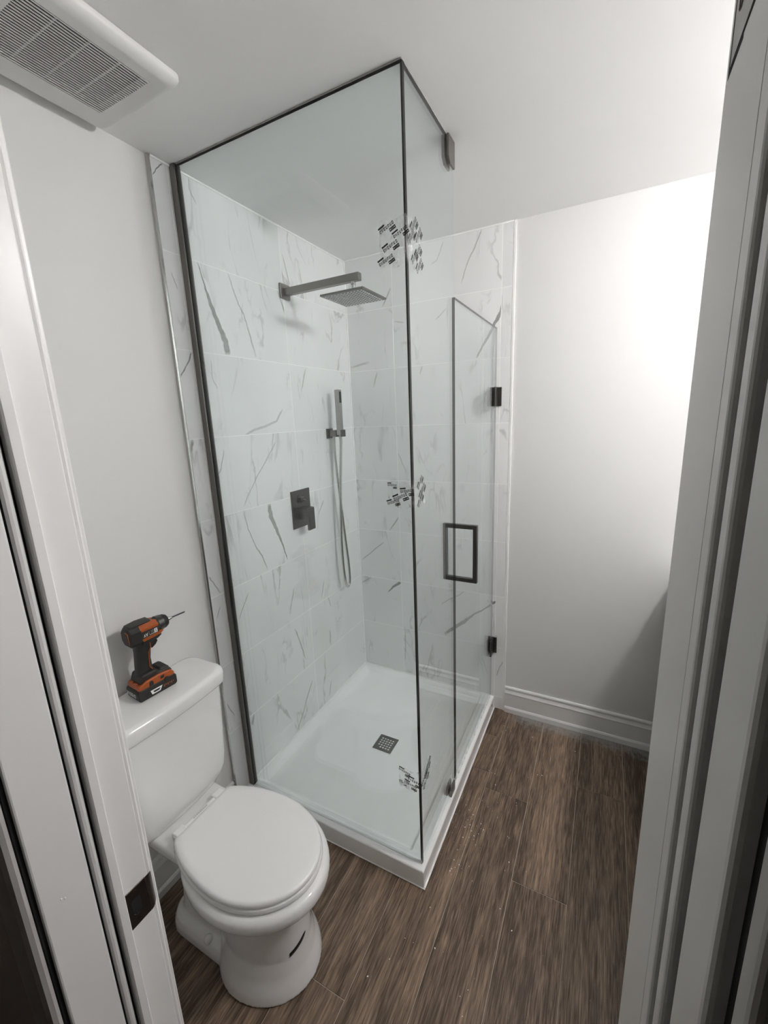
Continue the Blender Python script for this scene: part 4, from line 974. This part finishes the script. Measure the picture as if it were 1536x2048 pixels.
# ------------------------------------------------------------------ ceiling exhaust fan
def build_fan():
    f = empty('exhaust_fan', (0.178, -1.435, H), 'white ceiling exhaust fan with a slotted grille above the toilet', 'exhaust fan')
    x0, x1, y0, y1 = .012, .345, -1.610, -1.262
    gx0, gx1, gy0, gy1 = .092, .294, -1.575, -1.318
    off = Vector((-.178, 1.435, -H)); zf = H - .025
    bm = new_bm(); cx, cy, hx, hy_ = (x0 + x1) / 2, (y0 + y1) / 2, (x1 - x0) / 2, (y1 - y0) / 2
    def rr(ins, z, r=.022):
        return [(x, y, z) for x, y in rrect(cx, cy, hx - ins, hy_ - ins, max(r - ins * .3, .004), 6)]
    R_ = loft(bm, [rr(0, H - .0008), rr(0, H - .008), rr(.003, H - .014), rr(.010, H - .020), rr(.020, H - .0245), rr(.026, zf)], True, False)
    # flat face with a rectangular opening
    inner = [bm.verts.new((x, y, zf)) for x, y in ((gx1, gy1), (gx0, gy1), (gx0, gy0), (gx1, gy0))]
    ring = R_[-1]; n = len(ring); q = n // 4
    for s in range(4):
        for k in range(q - 1): bm.faces.new((ring[s * q + k], ring[s * q + k + 1], inner[s]))
        a = ring[s * q + q - 1]; b_ = ring[(s * q + q) % n]
        bm.faces.new((a, b_, inner[(s + 1) % 4], inner[s]))
    deep = [bm.verts.new((v.co.x, v.co.y, H - .004)) for v in inner]
    for k in range(4): bm.faces.new((inner[k], inner[(k + 1) % 4], deep[(k + 1) % 4], deep[k]))
    bmesh.ops.recalc_face_normals(bm, faces=bm.faces)
    obj('cover', bm, M['fan'], f, smooth=45, loc=off)
    obj('dark_cavity', bx(gx0, gx1, gy0, gy1, H - .006, H - .003), M['hole'], f, loc=off)  # black sheet behind the slats, colouring in the shade of the gaps
    ns = 25; p = (gx1 - gx0) / ns
    me = None
    for k in range(ns):
        if me is None:
            o = obj('slat', bx(-p * .22, p * .22, gy0 - .001, gy1 + .001, zf - .0002, zf + .0022, bev=.0006), M['fan'], f, loc=off + Vector((gx0 + p * (k + .5), 0, 0))); me = o
        else:
            o = me.copy(); C.objects.link(o); o.parent = f; o.location = off + Vector((gx0 + p * (k + .5), 0, 0))
    for k in range(3):
        y = gy0 + (gy1 - gy0) * (k + 1) / 4
        obj('cross_rib', bx(gx0, gx1, y - .0012, y + .0012, zf + .003, zf + .006), M['fan'], f, loc=off)
build_fan()

# ------------------------------------------------------------------ crumbs of plaster on the planks
CR = [(0.952,-0.128),(0.949,-0.154),(0.932,-0.124),(0.947,-0.459),(0.931,-0.451),(0.961,-0.459),(0.886,-0.675),(0.914,-0.739),(0.912,-0.776),(0.929,-0.727),(0.94,-0.78),(0.969,-0.78),(0.936,-0.93),(0.915,-0.956),(0.971,-0.919),(0.983,-0.755),(1.083,-0.744),(1.106,-1.01),(0.945,-1.211),(1.07,-1.324),(1.102,-0.84),(1.154,-1.057),(0.848,-1.228),(0.786,-1.366),(0.827,-1.299),(0.889,-1.11),(1.287,-0.157),(0.916,-0.855),(0.917,-0.821),(0.913,-0.878),(0.928,-0.757),(0.955,-0.796),(0.913,-0.921),(1.08,-0.572),(1.021,-0.409),(1.141,-0.381),(1.16,-0.376),(0.977,-0.519),(1.083,-0.147),(0.912,-0.966),(0.937,-0.892),(0.971,-0.829),(0.967,-0.733),(0.905,-0.692),(0.928,-0.707),(0.925,-0.946)]
bm = new_bm(); rnd = random.Random(3)
for k, (x, y) in enumerate(CR + [(rnd.gauss(.93, .04), rnd.uniform(-.98, -.62)) for _ in range(40)] + [(rnd.uniform(.87, 1.2), rnd.uniform(-1.3, -.1)) for _ in range(25)]):
    if x < EX + .008 and y > EY - .005: x = EX + .012
    r = rnd.uniform(.0010, .0026) if k < len(CR) else rnd.uniform(.0006, .0014)
    mt = Matrix.Translation((x, y, r * .45)) @ Matrix.Rotation(rnd.uniform(0, 3), 4, 'Z') @ Matrix.Diagonal((1.3, .9, .6, 1))
    bmesh.ops.create_icosphere(bm, subdivisions=1, radius=r, matrix=mt)
obj('plaster_crumbs', bm, M['crumb'], kind='stuff', label='white plaster crumbs scattered on the brown plank floor beside the tray', cat='debris')

# ------------------------------------------------------------------ unseen vanity on the right wall and lit globe lamp on the ceiling (they light and shade the room)
VX, VZ = 1.640, 0.930
vn = empty('vanity', (1.97, -0.72, 0), 'dark wood vanity cabinet with a pale worktop against the right wall', 'vanity')
o_ = Vector((-1.97, 0.72, 0))
VY0, VY1 = -1.42, -0.003
obj('carcass', bx(VX + .03, XR - .001, VY0 + .01, VY1 - .004, .09, VZ - .031), M['espresso'], vn, loc=o_)
obj('toe_kick', bx(VX + .09, XR - .001, VY0 + .03, VY1 - .004, .0005, .09), M['espresso'], vn, loc=o_)
obj('worktop', bx(VX, XR - .001, VY0, VY1, VZ - .03, VZ, bev=.002), M['ceramic'], vn, loc=o_)
for k in range(3):
    a = VY0 + .015 + k * (VY1 - VY0 - .03) / 3; b_ = a + (VY1 - VY0 - .03) / 3 - .006
    dr_ = obj('door', bx(VX + .012, VX + .0298, a, b_, .10, VZ - .04, bev=.002), M['espresso'], vn, loc=o_)
    bm = new_bm(); tube(bm, [(VX + .012, b_ - .03, .70), (VX - .001, b_ - .03, .70)], [.006, .010], 12); obj('knob', bm, M['nickel'], dr_, smooth=True)
cl_ = empty('ceiling_light', (2.195, -0.85, H), 'small semi-flush globe ceiling light, lit, above the vanity', 'lamp')
bm = new_bm(); tube(bm, [(0, 0, -.0005), (0, 0, -.014), (0, 0, -.018)], [.062, .058, .045], 32)
tube(bm, [(0, 0, -.016), (0, 0, -.034)], .011, 12); tube(bm, [(0, 0, -.026), (0, 0, -.046)], [.034, .052], 24)
obj('canopy', bm, M['nickel'], cl_, smooth=35)
bm = new_bm(); bmesh.ops.create_uvsphere(bm, u_segments=32, v_segments=18, radius=.068, matrix=Matrix.Translation((0, 0, -.090)))
obj('globe', bm, M['shade'], cl_, smooth='all')
